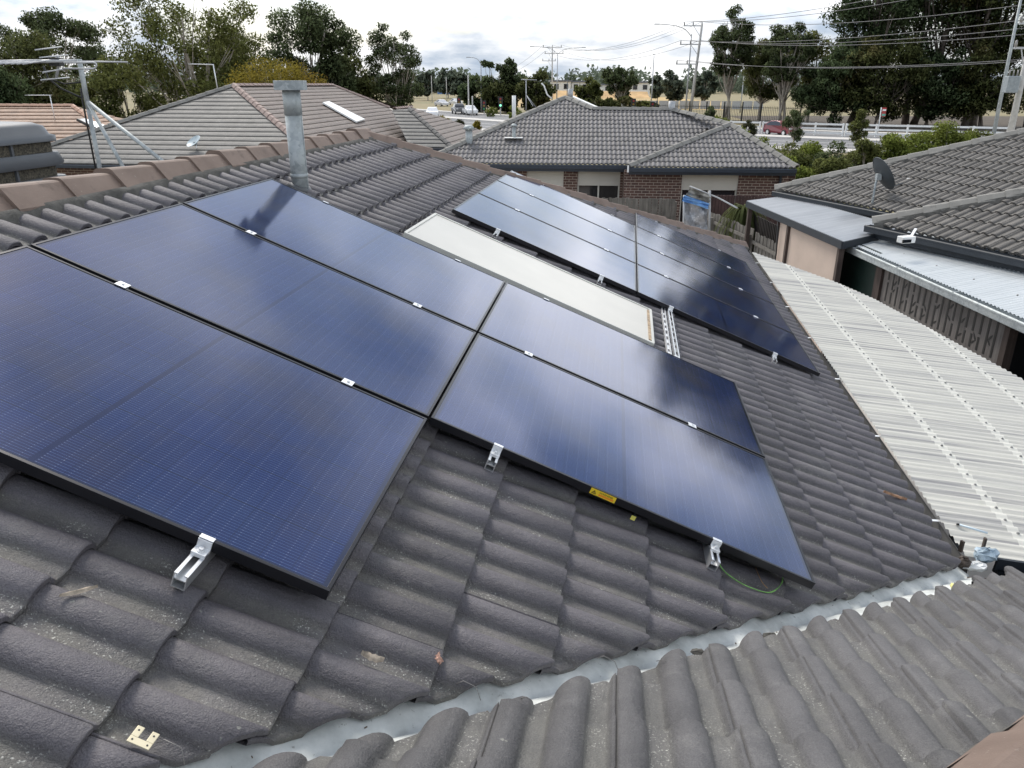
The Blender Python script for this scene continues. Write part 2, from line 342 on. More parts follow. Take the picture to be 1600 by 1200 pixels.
def tiles(name, F, poly, mat, parent, roll=.15, gauge=.32, hgt=.030, nose=.030, fine=True, flat=False, jit=.003, y0=0., x0=0., thick=.020, cut=0.):
    xs_p = [p[0] for p in poly]; xmin, xmax = min(xs_p), max(xs_p); cols = []
    i0 = math.floor((xmin-x0)/roll)-1; i1 = math.ceil((xmax-x0)/roll)+1
    prof = PROF if fine else ([(0, 0), (.12, .72), (.3, 1), (.48, .85), (.66, .1), (.83, 0)] if not flat else [(0, 0), (.5, 0)])
    for i in range(i0, i1):
        odd = fine and i % 2
        for t, h in prof:
            if odd and .50 < t < .70: continue
            ti = (i+1)//2 if (odd and t > .5) or not i % 2 else i//2
            cols.append((x0+(i+t)*roll, h*hgt, ti, 1-max(h, 0), 0.))
        if odd:                                  # side lap: the near piece rides over the far one near the crest of every second roll
            cols += [(x0+(i+.500)*roll, .88*hgt, i//2, .12, 0.), (x0+(i+.503)*roll, .88*hgt-.012, i//2+1, .5, 1.), (x0+(i+.530)*roll, .88*hgt-.013, i//2+1, .5, 1.), (x0+(i+.535)*roll, .88*hgt-.0055, i//2+1, .3, 1.), (x0+(i+.60)*roll, .55*hgt-.002, i//2+1, .4, 1.), (x0+(i+.66)*roll, .14*hgt, i//2+1, .8, 1.)]
    cols.sort(key=lambda c: c[0])
    cols = [c for c in cols if xmin <= c[0] <= xmax]
    cols = [(xmin+1e-4, *cols[0][1:])]+cols+[(xmax-1e-4, *cols[-1][1:])]
    X = np.array([c[0] for c in cols]); Hh = np.array([c[1] for c in cols]); TI = np.array([c[2] for c in cols]); PN = np.array([c[3] for c in cols])
    lo = np.full(len(X), 1e9); hi = np.full(len(X), -1e9); n = len(poly)
    for k in range(n):
        (ax, ay), (bx, by) = poly[k], poly[(k+1) % n]
        if abs(ax-bx) < 1e-9: continue
        t = (X-ax)/(bx-ax); ok = (t >= 0) & (t <= 1); y = ay+t*(by-ay)
        lo[ok] = np.minimum(lo[ok], y[ok]); hi[ok] = np.maximum(hi[ok], y[ok])
    if cut:
        ct = {t: random.uniform(-.010, .016) for t in set(TI.tolist())}; lo = lo+np.array([ct[t] for t in TI.tolist()])*cut+np.array([c[4] for c in cols])*.045*cut+rng.uniform(-.0025, .0025, len(lo))*cut
    ks = range(math.floor((lo.min()-y0)/gauge)-1, math.ceil((hi.max()-y0)/gauge)+1)
    V = []; Fc = []; TX = []; TY = []; SM = []; AT = []; AP = []; base = 0
    amp = 1 if fine else 0
    for k in ks:
        tj = {t: (random.uniform(-jit, jit), random.uniform(-jit, jit)*.8*amp, random.random(), random.uniform(-1, 1)*.003*amp) for t in set(TI.tolist())}
        J = np.array([tj[t] for t in TI.tolist()])
        yn = y0+k*gauge+J[:, 0]; yl = np.maximum(yn, lo); yh = np.minimum(yn+gauge+.04, hi); ok = yh-yl > .004
        if not ok.any(): continue
        hb = lambda y: nose*(1-(y-yn)/(gauge+.04)) + Hh + J[:, 1] + J[:, 3]*((X-x0)/(2*roll) % 1)
        rows = []
        rows.append((yl+.035, hb(yl)-thick-.004)); rows.append((yl, hb(yl)-thick)); rows.append((yl, hb(yl)-.004))     # nose wall
        rows.append((yl, hb(yl)-.004)); rows.append((np.minimum(yl+.005, yh), hb(yl)))
        mid = (yl+yh)/2
        if fine: rows.append((mid, hb(mid)))
        rows.append((yh, hb(yh)))
        m = len(rows); nc = len(X); pts = np.zeros((m, nc, 3))
        for r_, (yy, hh) in enumerate(rows):
            pts[r_] = F.p0+np.outer(X, F.e)+np.outer(yy, F.up)+np.outer(hh, F.n)
        TX.append(np.tile(X, m)); TY.append(np.concatenate([r_[0] for r_ in rows])+k*3.7); V.append(pts.reshape(-1, 3)); AT.append(np.tile(J[:, 2], m)); AP.append(np.tile(PN, m))
        okc = ok[:-1] & ok[1:]
        idx = np.nonzero(okc)[0]
        for r_ in range(m-1):
            if r_ == 2: continue
            a = base+r_*nc+idx; Fc.append(np.stack([a, a+1, a+nc+1, a+nc], 1)); SM.append(np.full(len(idx), r_ >= 3))
        base += m*nc
    V = np.concatenate(V); Fc = np.concatenate(Fc); SM = np.concatenate(SM); AT = np.concatenate(AT); AP = np.concatenate(AP); TX = np.concatenate(TX); TY = np.concatenate(TY)
    used = np.zeros(len(V), bool); used[Fc.ravel()] = True; remap = np.cumsum(used)-1; Fc = remap[Fc]; V = V[used]; AT = AT[used]; AP = AP[used]; TX = TX[used]; TY = TY[used]
    me = bpy.data.meshes.new(name); off = wloc(parent) if parent else np.zeros(3)
    me.vertices.add(len(V)); me.vertices.foreach_set('co', (V-off).ravel())
    me.loops.add(Fc.size); me.loops.foreach_set('vertex_index', Fc.ravel().astype(np.int32))
    me.polygons.add(len(Fc)); me.polygons.foreach_set('loop_start', np.arange(0, Fc.size, 4, dtype=np.int32)); me.polygons.foreach_set('loop_total', np.full(len(Fc), 4, dtype=np.int32))
    me.polygons.foreach_set('use_smooth', SM); me.materials.append(mat); me.update(calc_edges=True)
    for kx, a in (('tile', AT), ('pan', AP), ('tx', TX), ('ty', TY)):
        at = me.attributes.new(kx, 'FLOAT', 'POINT'); at.data.foreach_set('value', a)
    o = bpy.data.objects.new(name, me); sc.collection.objects.link(o); o.parent = parent
    return o
def caps(name, p0, p1, mat, parent, w=.25, h=.085, step=.37, mortar=True, lift=.03, seed=0):
    """a run of ridge or hip caps from the low/near end p0 to p1"""
    rr = random.Random(seed+int(abs(p0[0])*97)); p0, p1 = np.array(p0, float), np.array(p1, float); d = p1-p0; L_ = np.linalg.norm(d); d /= L_
    sd_ = np.cross(d, (0, 0, 1)); sd_ /= np.linalg.norm(sd_); up = np.cross(sd_, d); m = MB(); n = max(1, round(L_/step)); st = L_/n
    pr = [(-.5, -.25), (-.492, -.12), (-.20, .90), (-.15, .98), (-.08, 1), (.08, 1), (.15, .98), (.20, .90), (.492, -.12), (.5, -.25)]
    for i in range(n):
        a = p0+d*(st*i-.02); b = p0+d*(st*(i+1)+.03); ja = rr.uniform(-.004, .006); vs = []
        for q, sc_, l_ in ((a, 1.03, lift+.016+ja), (b, .97, lift+ja)):
            for x, z in pr: vs.append(q+sd_*x*w*sc_+up*(z*h*sc_+l_))
        for x, z in pr: vs.append(a+sd_*x*w*.93+up*(z*h*.9+lift+.0+ja-.004))
        k = len(pr); fs = [(j, j+1, k+j+1, k+j) for j in range(k-1)]+[(2*k+j, 2*k+j+1, j+1, j) for j in range(k-1)]
        m.add(vs, fs)
    o = m.build(name, mat, parent)
    if mortar:
        mm = MB(); nn = int(L_/.06)
        for s_ in (-1, 1):
            vs = []
            for i in range(nn+1):
                q = p0+d*(L_*i/nn); wv = rr.uniform(-.006, .008)
                vs.append(q+sd_*s_*(w*.46)+up*(h*.18+lift)); vs.append(q+sd_*s_*(w*.5+.014+wv)+up*(-.01+wv)); vs.append(q+sd_*s_*(w*.5+.02+wv)+up*(-.12))
            mm.add(vs, [(3*i+j, 3*i+j+1, 3*i+j+4, 3*i+j+3) for i in range(nn) for j in range(2)], True)
        mm.build('bedding_mortar', MORTAR, parent)
    return o
def wall_quad(m, a, b, z0, z1, t=.11, uvoff=0.):
    """brick wall slab with metre UVs; a, b are 2D; its outer face is the a-b line, body goes to the left of a->b"""
    a, b = np.array(a, float), np.array(b, float); d = (b-a); L_ = np.linalg.norm(d); d /= L_; nrm = np.array([-d[1], d[0]])*t
    if m.uv is None: m.uv = []
    pts = [(*a, z0), (*b, z0), (*b, z1), (*a, z1)]; pb = [(*(a+nrm), z0), (*(b+nrm), z0), (*(b+nrm), z1), (*(a+nrm), z1)]
    m.add(pts+pb, [(0,1,2,3), (5,4,7,6), (4,0,3,7), (1,5,6,2), (3,2,6,7), (4,5,1,0)])
    m.uv += [(uvoff, z0), (uvoff+L_, z0), (uvoff+L_, z1), (uvoff, z1), (uvoff+t, z0), (uvoff+L_+t, z0), (uvoff+L_+t, z1), (uvoff+t, z1)]
# ================================================================== our own house: roof with its valley, gutter and flue
TH = .1465; A2 = np.array([math.sin(TH), math.cos(TH), 0]); B2 = np.array([math.cos(TH), -math.sin(TH), 0])
O_ = np.array([-2.0625, 1.8882, 0]); OZ = H-.5936; Z0 = OZ-.148/C225
def AB(a, b, z): q = O_+A2*a+B2*b; q[2] = z; return q
EB = 4.225
def zmain(b): return Z0-b*T225
C0 = 1.975
def zwing(a): return Z0-(a+C0)*T225
def mainpt(a, b, h=0.): return AB(a, b, zmain(b)+h/C225)
FM = Facet(AB(0, EB, zmain(EB)), A2[:2]); ZE = zmain(EB); RB = -.52; RL, RR = -2.4, 7.2+RB
house = empty('tiled_house', AB(4, 2, 0), 'charcoal tiled house the photo is taken from, with a galvanised flue and a zinc valley', 'house')
fm = lambda a, b: (a, (EB-b)/C225)
tiles('roof_tiles', FM, [fm(EB-1.915, EB), fm(EB+7.2, EB), fm(RR+.03, RB+.05), fm(RB+.05-1.915, RB+.05)], TILE_MAIN, house, x0=.172, y0=0, cut=.6, hgt=.033)
AE = 2.35; FW = Facet(AB(AE, 0, zwing(AE)), -B2[:2]); fw = lambda a, b: (-b, (AE-a)/C225)
tiles('roof_tiles', FW, [fw(AE, AE+2.185), fw(AE, AE+3.42), fw(-2.2, 1.22), fw(-2.2, -2.2+1.99)], TILE_WING, house, x0=.112, y0=.06, jit=.006, nose=.032, hgt=.038, cut=.8)
FN = Facet(AB(0, AE+3.42, zwing(AE)), A2[:2]); EN = AE+3.42
tiles('roof_tiles', FN, [(-6, 0), (AE, 0), (-2.2, (EN-1.22)/C225), (-6, (EN-1.22)/C225)], TILE_WING, house, x0=.1, fine=False)
bback = 2*RB-EB; FBK = Facet(AB(0, bback, ZE), -A2[:2])
yb = (RB-bback)/C225
tiles('roof_tiles', FBK, [(-11.43, 0), (6, 0), (6, yb), (-RR, yb)], TILE_MAIN, house, x0=.1, fine=False)
FE = Facet(AB(EB+7.2, 0, ZE), -B2[:2])
tiles('roof_tiles', FE, [(-EB, 0), (-bback, 0), (-RB, (EB-RB)/C225)], TILE_MAIN, house, x0=.1, fine=False)
m = MB()                                    # unseen dark sheet added under the tiles to block light
dz = -.05
q = lambda a, b: mainpt(a, b, dz)
m.add([q(EB-2.05, EB-.03), q(EB+7.15, EB-.03), q(RR, RB), q(RB-2.05, RB), q(EB-1.96, EB-.03)], [(0, 1, 2, 3)])
def wq(a, b): return AB(a, b, zwing(a)+dz)
m.add([wq(AE-.03, AE+2.05), wq(AE-.03, AE+3.2), wq(-2.2, 1.03), wq(-2.2, -.15)], [(0, 1, 2, 3)])
m.build('light_block_deck', BLACKP, house)
caps('ridge_caps', mainpt(RL, RB), mainpt(RR+.1, RB), CAP_BROWN, house, w=.25, h=.088, step=.40, lift=.0)
caps('hip_caps', AB(EB+7.2, EB, ZE), AB(RR, RB, zmain(RB)), CAP_BROWN, house, lift=.0, w=.28, h=.085, step=.40)
caps('hip_caps', AB(AE, AE+3.42, zwing(AE)), AB(-2.2, 1.22, zwing(-2.2)), CAP_BROWN, house, w=.26, h=.075, step=.40)
m = MB()                                    # zinc valley: sheet folded into the valley with a raised lip either side
n_ = 60; s2 = math.sqrt(.5); vs = []
for i in range(n_+1):
    a = -2.4+(AE+2.4)*i/n_; b = a+C0
    for off, hh in ((-.20, .012), (-.085, .002), (-.012, -.004), (0, -.012), (.012, -.004), (.085, .002), (.20, .012)):
        aa, bb = a-off*s2, b+off*s2
        z = (zmain(bb) if off < 0 else zwing(aa)) if abs(off) > 1e-6 else zmain(bb)
        vs.append(AB(aa, bb, z+hh-.012+random.uniform(-.0015, .0015)))
m.add(vs, [(7*i+j, 7*i+j+1, 7*(i+1)+j+1, 7*(i+1)+j) for i in range(n_) for j in range(6)], True)
m.build('valley_flashing', ZINC, house)
def gutter(name, a, b, out, mat, parent, w=.115, d=.10, t=.004, brackets=0, bm=None, inner=None):
    """open quad gutter from a to b (top inner edge); out = horizontal unit vector away from the wall"""
    a, b, out = np.array(a, float), np.array(b, float), np.array(out, float); Z = np.array([0, 0, 1.]); m = MB()
    def seg(p, q_, th):  # strip a->b between two profile points
        m.hexa([a+out*p[0]+Z*p[1], b+out*p[0]+Z*p[1], b+out*q_[0]+Z*q_[1], a+out*q_[0]+Z*q_[1], a+out*(p[0]+th[0])+Z*(p[1]+th[1]), b+out*(p[0]+th[0])+Z*(p[1]+th[1]), b+out*(q_[0]+th[0])+Z*(q_[1]+th[1]), a+out*(q_[0]+th[0])+Z*(q_[1]+th[1])])
    seg((0, .01), (0, -d), (t, 0)); seg((t, -d), (w, -d), (0, t)); seg((w, -d), (w, -.01), (-t, 0)); seg((w+.001, -.011), (w-.014, .002), (-.001, t)); seg((w+.004, -.03), (w+.004, -.012), (-.003, 0))
    for e_ in (a, b):
        m.add([e_, e_-Z*d, e_+out*w-Z*d, e_+out*w], [(0, 1, 2, 3)])
    g_ = m.build(name, mat, parent)
    L_ = np.linalg.norm(b-a)
    for i in range(brackets):
        c = a+(b-a)*(.05+i/(max(brackets-.7, 1))); u = (b-a)/L_
        MB().box(c+out*(w/2)+Z*.006, (.022, w+.012, .004), rz=math.atan2(out[1], out[0])-math.pi/2).build('gutter_bracket', bm or ALUW, g_)
    return g_
gutter('gutter', AB(2.42, EB-.012, ZE-.02), AB(EB+7.2, EB-.012, ZE-.02), B2, simple('weathered gutter', (.20, .20, .20), .5, .3, .3), house, w=.125, brackets=8)
gutter('gutter', AB(AE-.012, 4.50, zwing(AE)-.02), AB(AE-.012, EN, zwing(AE)-.02), A2, NAVYG, house, w=.115)
m = MB(); m.uv = []
for a, b in (((11.0, 3.8), (2.4, 3.8)), ((1.95, 3.85), (1.95, 5.1)), ((1.95, 5.1), (-6, 5.1)), ((11.0, -4.8), (11.0, 3.8))):
    wall_quad(m, AB(*a, 0)[:2], AB(*b, 0)[:2], 0, ZE-.12)
m.build('wall', BRICK, house)
m = MB(); m.bar(AB(2.4, EB-.03, ZE-.09), AB(11.4, EB-.03, ZE-.09), .02, .17); m.bar(AB(AE-.03, 4.3, zwing(AE)-.09), AB(AE-.03, EN, zwing(AE)-.09), .02, .17)
m.build('fascia', DTIMBER, house)
fb = mainpt(3.83, -.03); fx, fy = fb[0], fb[1]
m = MB(); m.tube([(fx, fy, fb[2]-.1), (fx, fy, H-.20)], .0585, 24); m.tube([(fx, fy, H-.205), (fx, fy, H-.03)], .0615, 24)
m.tube([(fx, fy, H-.63), (fx, fy, H-.60)], .0615, 24)
m.bar((fx+.059, fy-.012, fb[2]), (fx+.059, fy-.012, H-.2), .006, .004)
fl = m.build('flue', GALV, house)
MB().box((fx, fy, H-.010), (.198, .198, .062), rz=.12).build('flue_cowl', GALV, fl, bevel=.002)
m = MB(); m.tube([mainpt(3.83, -.03, .03), mainpt(3.83, -.03, .03)+FM.n*.03], [.10, .064], 20); m.build('flue_flashing', simple('lead flashing', (.12, .125, .13), .6, .3, .2), fl)
# valley tile clips (bent wire) and mortar crumbs at the cut tiles
for a, b in ((-.47, 1.42), (.02, 1.95), (.35, 2.32)):
    p = mainpt(a, b, .05); MB().tube([p+B2*-.02, p+B2*.0+np.array([0, 0, .012]), p+B2*.035+np.array([0, 0, -.005]), p+B2*.05-A2*.02+np.array([0, 0, -.03])], .0010, 6).build('tile_clip', simple('dull clip wire', (.22, .21, .20), .5, .4), house)
for a in (.0, .38, .56):
    b = a+2.14; p = AB(a, b, zwing(a)+.05); MB().tube([p, p-B2*.015+np.array([0, 0, .014]), p-B2*.035+A2*.02-np.array([0, 0, .012])], .0010, 6).build('tile_clip', simple('dull clip wire', (.22, .21, .20), .5, .4), house)
m = MB(); rr = random.Random(9)
for i in range(70):
    a = rr.uniform(-2.0, 2.3); side = rr.choice((-1, -1, 1)); off = side*rr.choice((.09, .085, .08, .03))*rr.uniform(.85, 1.1); aa, bb = a-off*s2, a+C0+off*s2
    p = AB(aa, bb, (zmain(bb) if off < 0 else zwing(aa))-.006); L_ = rr.uniform(.003, .011); q_ = rr.uniform(0, 3.1)
    m.box(p, (L_, L_*rr.uniform(.25, .6), rr.uniform(.002, .006)), rz=q_)
o = m.build('leaf_litter', simple('dry leaf litter', (.10, .075, .05), .9, var=.6, scale=60), None); tag(o, 'dry crumbs and leaf litter scattered along the zinc valley', 'litter', kind='stuff')
# ================================================================== solar panels, rails and clamps
LP, WP, GU, GV, TP = 1.7223, 1.134, .0237, .0105, .033
def rot_from(X, Y, Z): return Matrix(((X[0], Y[0], Z[0]), (X[1], Y[1], Z[1]), (X[2], Y[2], Z[2]))).to_euler()
yw, sl = .1273, .3926
UA = np.array([math.sin(yw), math.cos(yw), 0]); VA = np.array([math.cos(yw)*math.cos(sl), -math.sin(yw)*math.cos(sl), -math.sin(sl)]); NA = np.cross(VA, UA)
rbx = .0207; UB = UA*math.cos(rbx)+VA*math.sin(rbx); VB = VA*math.cos(rbx)-UA*math.sin(rbx)
ORA = np.array([O_[0], O_[1], OZ]); ORB = ORA+UA*4.8968+VA*1.0242-NA*.0102
EA, EBr = rot_from(VA, UA, NA), rot_from(VB, UB, NA)
def arrA(x, y, z=0.): return ORA+VA*x+UA*y+NA*z
def arrB(x, y, z=0.): return ORB+VB*x+UB*y+NA*z
def make_panel():
    r = empty('photovoltaic_module', (0, 0, 0)); lip = .011
    m = MB(); m.box((LP/2, lip/2, -TP/2), (LP, lip, TP)); m.box((LP/2, WP-lip/2, -TP/2), (LP, lip, TP))
    m.box((lip/2, WP/2, -TP/2), (lip, WP-2*lip, TP)); m.box((LP-lip/2, WP/2, -TP/2), (lip, WP-2*lip, TP))
    for y in (.016, WP-.016): m.box((LP/2, y, -TP+.0008), (LP-.03, .028, .0016))
    m.build('frame', FRAME, r, local=True, bevel=.0012)
    MB().box((LP/2, WP/2, -.0045), (LP-2*lip, WP-2*lip, .005)).build('glass', GLASS_PV, r, local=True)
    MB().box((LP/2, WP/2, -.0085), (LP-2*lip, WP-2*lip, .002)).build('backsheet', BLACKP, r, local=True)
    MB().box((LP/2, WP/2, -.018), (.05, .10, .016)).build('junction_box', BLACKP, r, local=True)
    return r
proto = make_panel()
PL = [('A', 0, 0, 'nearest dark blue solar panel, cut off by the left edge of the photo'),
      ('A', 0, 1, 'solar panel second from the near edge, where the flue reflection ends'),
      ('A', 0, 2, 'solar panel right below the galvanised flue, its top corner touching the foot of the flue'),
      ('A', 1, 2, 'near block panel between the cream collector and the panel with the yellow warning label'),
      ('A', 1, 1, 'blue solar panel with a yellow warning label on its near frame edge'),
      ('B', 0, 0, 'upper left front panel of the far block, beside the cream collector'),
      ('B', 0, 1, 'middle one of the three upper panels in the far block'),
      ('B', 0, 2, 'pale sky-reflecting panel nearest the brown hip caps, farthest of the three upper far panels'),
      ('B', 1, 0, 'near lower panel of the far block, with the bare double rail at its edge'),
      ('B', 1, 1, 'lower far block panel, second back from the bare double rail'),
      ('B', 1, 2, 'lower far block panel, third back from the bare double rail'),
      ('B', 1, 3, 'dark farthest solar panel of all, next to the end of the hip and the gutter')]
for i, (ar, c, r_, lab) in enumerate(PL):
    o = proto if i == 0 else copy_tree(proto)
    f_ = arrA if ar == 'A' else arrB
    o.location = f_(c*(LP+GV), r_*(WP+GU)); o.rotation_euler = EA if ar == 'A' else EBr
    tag(o, lab, 'solar panel', 'solar panels on the tiled roof')
    if i == 4: p5 = o
def local_to(parent, mb, name, mat, **k): return mb.build(name, mat, parent, local=True, **k)
wl = local_to(p5, MB().box((.770, -.0008, -.0165), (.112, .0012, .027)), 'warning_label', simple('yellow label', (.85, .60, .03), .5, var=.03))
m = MB(); m.add([(.721, -.0020, -.0255), (.741, -.0020, -.0255), (.731, -.0020, -.0075), (.7255, -.0021, -.0232), (.7365, -.0021, -.0232), (.731, -.0021, -.0125)], [(0, 1, 4, 3), (1, 2, 5, 4), (2, 0, 3, 5)])
m.box((.731, -.0021, -.0185), (.002, .0006, .006)); m.box((.731, -.0021, -.0232+.001), (.002, .0006, .0012)); m.build('warning_triangle', BLACKP, wl, local=True)
def lettering(body, size, loc, rot, parent, mat, name='lettering', align='LEFT'):
    c = bpy.data.curves.new(name, 'FONT'); c.body = body; c.size = size; c.extrude = .0002; c.align_x = align; c.materials.append(mat)
    t_ = bpy.data.objects.new(name, c); me = bpy.data.meshes.new_from_object(t_); bpy.data.objects.remove(t_); o = bpy.data.objects.new(name, me); sc.collection.objects.link(o); o.parent = parent; o.location = loc; o.rotation_euler = rot; return o
lettering('WARNING', .0125, (.752, -.0018, -.0150), (math.pi/2, 0, 0), wl, BLACKP)
m = MB(); m.box((.785, -.0016, -.0215), (.066, .0006, .0085)); m.build('orange_strip', simple('orange label strip', (.85, .28, .02), .5, var=.03), wl, local=True)
#lettering('ELECTRICAL SHOCK', .0065, (.753, -.0022, -.0238), (math.pi/2, 0, 0), wl, simple('yellow label', (.85, .60, .03)))
def make_rail(ar, xv, y0, y1, ends, mids, lab, seed=0, ext=0):
    f_, E_ = (arrA, EA) if ar == 'A' else (arrB, EBr); r = empty('mounting_rail', f_(xv, y0), lab, 'rail', 'aluminium rails under the solar panels', E_); Ln = y1-y0
    t = .003; zt = -TP-.001; hh = .046; w = .038; m = MB()
    m.box((0, Ln/2, zt-hh+t/2), (w, Ln, t)); m.box((-w/2+t/2, Ln/2, zt-hh/2+t/2), (t, Ln, hh-t)); m.box((w/2-t/2, Ln/2, zt-hh/2+t/2), (t, Ln, hh-t))
    m.box((-w/2+.0065, Ln/2, zt-t/2+.0005), (.0070, Ln, t)); m.box((w/2-.0065, Ln/2, zt-t/2+.0005), (.0070, Ln, t)); m.box((0, Ln/2, zt-hh*.52), (w-2*t, Ln-.012, t))
    m.build('rail_channel', ALU, r, local=True)
    for e_ in ends:                                   # e_ = panel edge, clamp sits on the outside of it
        y = e_-y0; sgn = -1 if e_ < (y0+y1)/2 else 1; c = MB()
        c.box((0, y-sgn*.004, .0022), (.040, .016, .003)); c.box((0, y+sgn*.0055, -TP/2-.002), (.040, .004, TP+.004)); c.box((0, y+sgn*.020, -TP+.008), (.040, .026, .004)); c.box((0, y+sgn*.034, -TP+.0035), (.040, .003, .013))
        e = c.build('end_clamp', ALUW, r, local=True, bevel=.0008)
        b = MB(); b.tube([(0, y+sgn*.020, -TP+.010), (0, y+sgn*.020, -TP+.019)], .007, 6); b.tube([(0, y+sgn*.020, -TP+.010), (0, y+sgn*.020, -TP+.0125)], .011, 14); b.build('bolt', ALU, e, local=True)
    for k in mids:
        y = k-y0; c = MB(); c.box((0, y, .0024), (.046, GU+.018, .0035)); c.box((-.019, y, -TP/2), (.003, GU-.004, TP)); c.box((.019, y, -TP/2), (.003, GU-.004, TP))
        e = c.build('mid_clamp', ALUW, r, local=True, bevel=.0008); MB().tube([(0, y, .004), (0, y, .0095)], .0065, 6).build('bolt', ALU, e, local=True)
    nb = max(2, int(Ln/1.1))
    for i in range(nb):
        y = Ln*(.09+.82*i/(nb-1)); c = MB(); c.box((0, y, zt-hh-.022), (.036, .05, .04)); c.box((-.05, y, zt-hh-.040), (.13, .036, .005)); c.build('roof_bracket', ALU, r, local=True)
gm = lambda k: k*(WP+GU)-GU/2
make_rail('A', .40, -.11, 3*WP+2*GU+.05, [0, 3*WP+2*GU], [gm(1), gm(2)], 'upper rail under the left column of near panels, mostly hidden')
make_rail('A', 1.372, -.115, 3*WP+2*GU+.06, [0, 3*WP+2*GU], [gm(1), gm(2)], 'rail whose open channel end sticks out below the nearest panel, lower left of the photo')
make_rail('A', 2.030, WP+GU-.075, 3*WP+2*GU+.06, [WP+GU, 3*WP+2*GU], [gm(2)], 'rail end poking out left of the yellow warning label')
make_rail('A', 3.010, WP+GU-.10, 3*WP+2*GU+.06, [WP+GU, 3*WP+2*GU], [gm(2)], 'rail end with the green earth cable looping from it')
make_rail('B', .428, -.10, 3*WP+2*GU+.05, [0, 3*WP+2*GU], [gm(1), gm(2)], 'rail end at the top end of the cream collector')
make_rail('B', 1.398, -.10, 3*WP+2*GU+.05, [0, 3*WP+2*GU], [gm(1), gm(2)], 'rail end halfway along the cream collector')
make_rail('B', 2.052, -1.42, 4*WP+3*GU+.05, [0, 4*WP+3*GU], [gm(1), gm(2), gm(3)], 'long rail running bare from the far block to under the near block')
make_rail('B', 3.032, -.10, 4*WP+3*GU+.05, [0, 4*WP+3*GU], [gm(1), gm(2), gm(3)], 'lowest rail, its clamp the nearest to the gutter')
r = empty('spare_rail', arrB(1.995, -1.42), 'bare aluminium rail strip lying beside the long rail end next to the cream collector', 'rail', rot=EBr)
m = MB(); m.box((0, .72, -.062), (.030, 1.44, .003)); m.box((-.0135, .72, -.050), (.003, 1.44, .021)); m.box((.0135, .72, -.050), (.003, 1.44, .021)); m.build('rail_channel', ALUW, r, local=True)
# cream hot-water collector
cl = empty('hot_water_collector', arrB(-.06, -1.235, -.022), 'flat cream hot water collector lying between the two blocks of solar panels', 'collector', rot=EBr)
m = MB(); m.box((.955, .45, -.002), (1.90, .885, .006)); m.build('cover_sheet', simple('cream collector cover', (.49, .475, .43), .35, var=.05, scale=2.5), cl, local=True, bevel=.002)
m = MB()
for y in (.0, .90): m.box((.955, y, -.015), (1.935, .022, .045))
for x in (-.004, 1.914): m.box((x, .45, -.015), (.022, .878, .045))
m.build('casing', simple('off white casing', (.52, .52, .48), .45, var=.06), cl, local=True, bevel=.002)
MB().box((.955, .45, -.026), (1.88, .87, .03)).build('base_tray', BLACKP, cl, local=True)
m = MB(); m.box((1.892, .45, .004), (.020, .80, .006)); m.build('rusty_edge_strip', simple('rusty edge', (.36, .27, .18), .8, var=.5, scale=20), cl, local=True)
# earth cable, tag, debris
def spline(pts, n=10):
    pts = [np.array(p, float) for p in pts]; out = []
    for i in range(len(pts)-1):
        p0, p1, p2, p3 = pts[max(i-1, 0)], pts[i], pts[i+1], pts[min(i+2, len(pts)-1)]
        for k in range(n):
            t = k/n; out.append(.5*((2*p1)+(-p0+p2)*t+(2*p0-5*p1+4*p2-p3)*t*t+(-p0+3*p1-3*p2+p3)*t**3))
    return out+[pts[-1]]
X5 = WP+GU
cab = [arrA(3.03, X5+.10, -.06), arrA(3.055, X5-.045, -.075), arrA(3.12, X5-.085, -.085), arrA(3.20, X5-.095, -.085), arrA(3.28, X5-.075, -.08), arrA(3.335, X5+.00, -.06), arrA(3.345, X5+.07, -.045)]
o = MB().tube(spline(cab), .0023, 8).build('earth_cable', simple('green yellow cable', (.12, .30, .06), .5, var=.5, scale=25)); tag(o, 'thin green and yellow earth cable looping out under the blue panel corner', 'cable')
o = MB().tube(spline([arrA(3.23, X5+.05, -.07), arrA(3.25, X5-.02, -.08), arrA(3.275, X5-.045, -.085)]), .0012, 6).build('copper_wire', simple('copper wire', (.45, .25, .08), .4, .6)); tag(o, 'short bare copper coloured wire end beside the green cable', 'wire')
e = empty('cable_tag', arrA(2.655, X5-.01, -.052), 'small yellow tag hanging under the panel just right of the warning label', 'tag', rot=EA)
local_to(e, MB().box((0, 0, 0), (.020, .0015, .020)), 'tag_plate', simple('yellow tag', (.75, .68, .15), .5)); local_to(e, MB().tube([(0, 0, .010), (0, .012, .026)], .0012, 6), 'tag_tie', BLACKP)
e = empty('panel_plug', arrA(3.20, X5+.03, -.047), 'black cable plug under the near corner of the blue panel', 'plug', rot=EA)
local_to(e, MB().tube([(-.03, 0, 0), (-.01, 0, 0), (.01, 0, 0), (.03, 0, 0)], [.006, .009, .009, .006], 10), 'plug_body', BLACKP); local_to(e, MB().tube([(.03, 0, 0), (.06, .02, -.004), (.09, .08, -.005)], .003, 8), 'plug_lead', BLACKP)
PLATE = simple('yellowed metal plate', (.62, .56, .40), .5, .2, .1)
e = empty('packing_shim', mainpt(-.475, 1.375, .046), 'small cream U shaped packing plate lying on the near tiles at bottom left', 'shim', rot=rot_from(-FM.up, FM.e, FM.n))
m = MB(); m.box((0, -.012, 0), (.050, .016, .003)); m.box((-.017, .009, 0), (.016, .026, .003)); m.box((.017, .009, 0), (.016, .026, .003)); local_to(e, m, 'plate', PLATE, bevel=.001)
m = MB()
for x in (-.017, .017):
    for y in (-.012, .012): m.tube([(x, y, .0017), (x, y, .0021)], .0022, 8)
local_to(e, m, 'plate_holes', BLACKP)
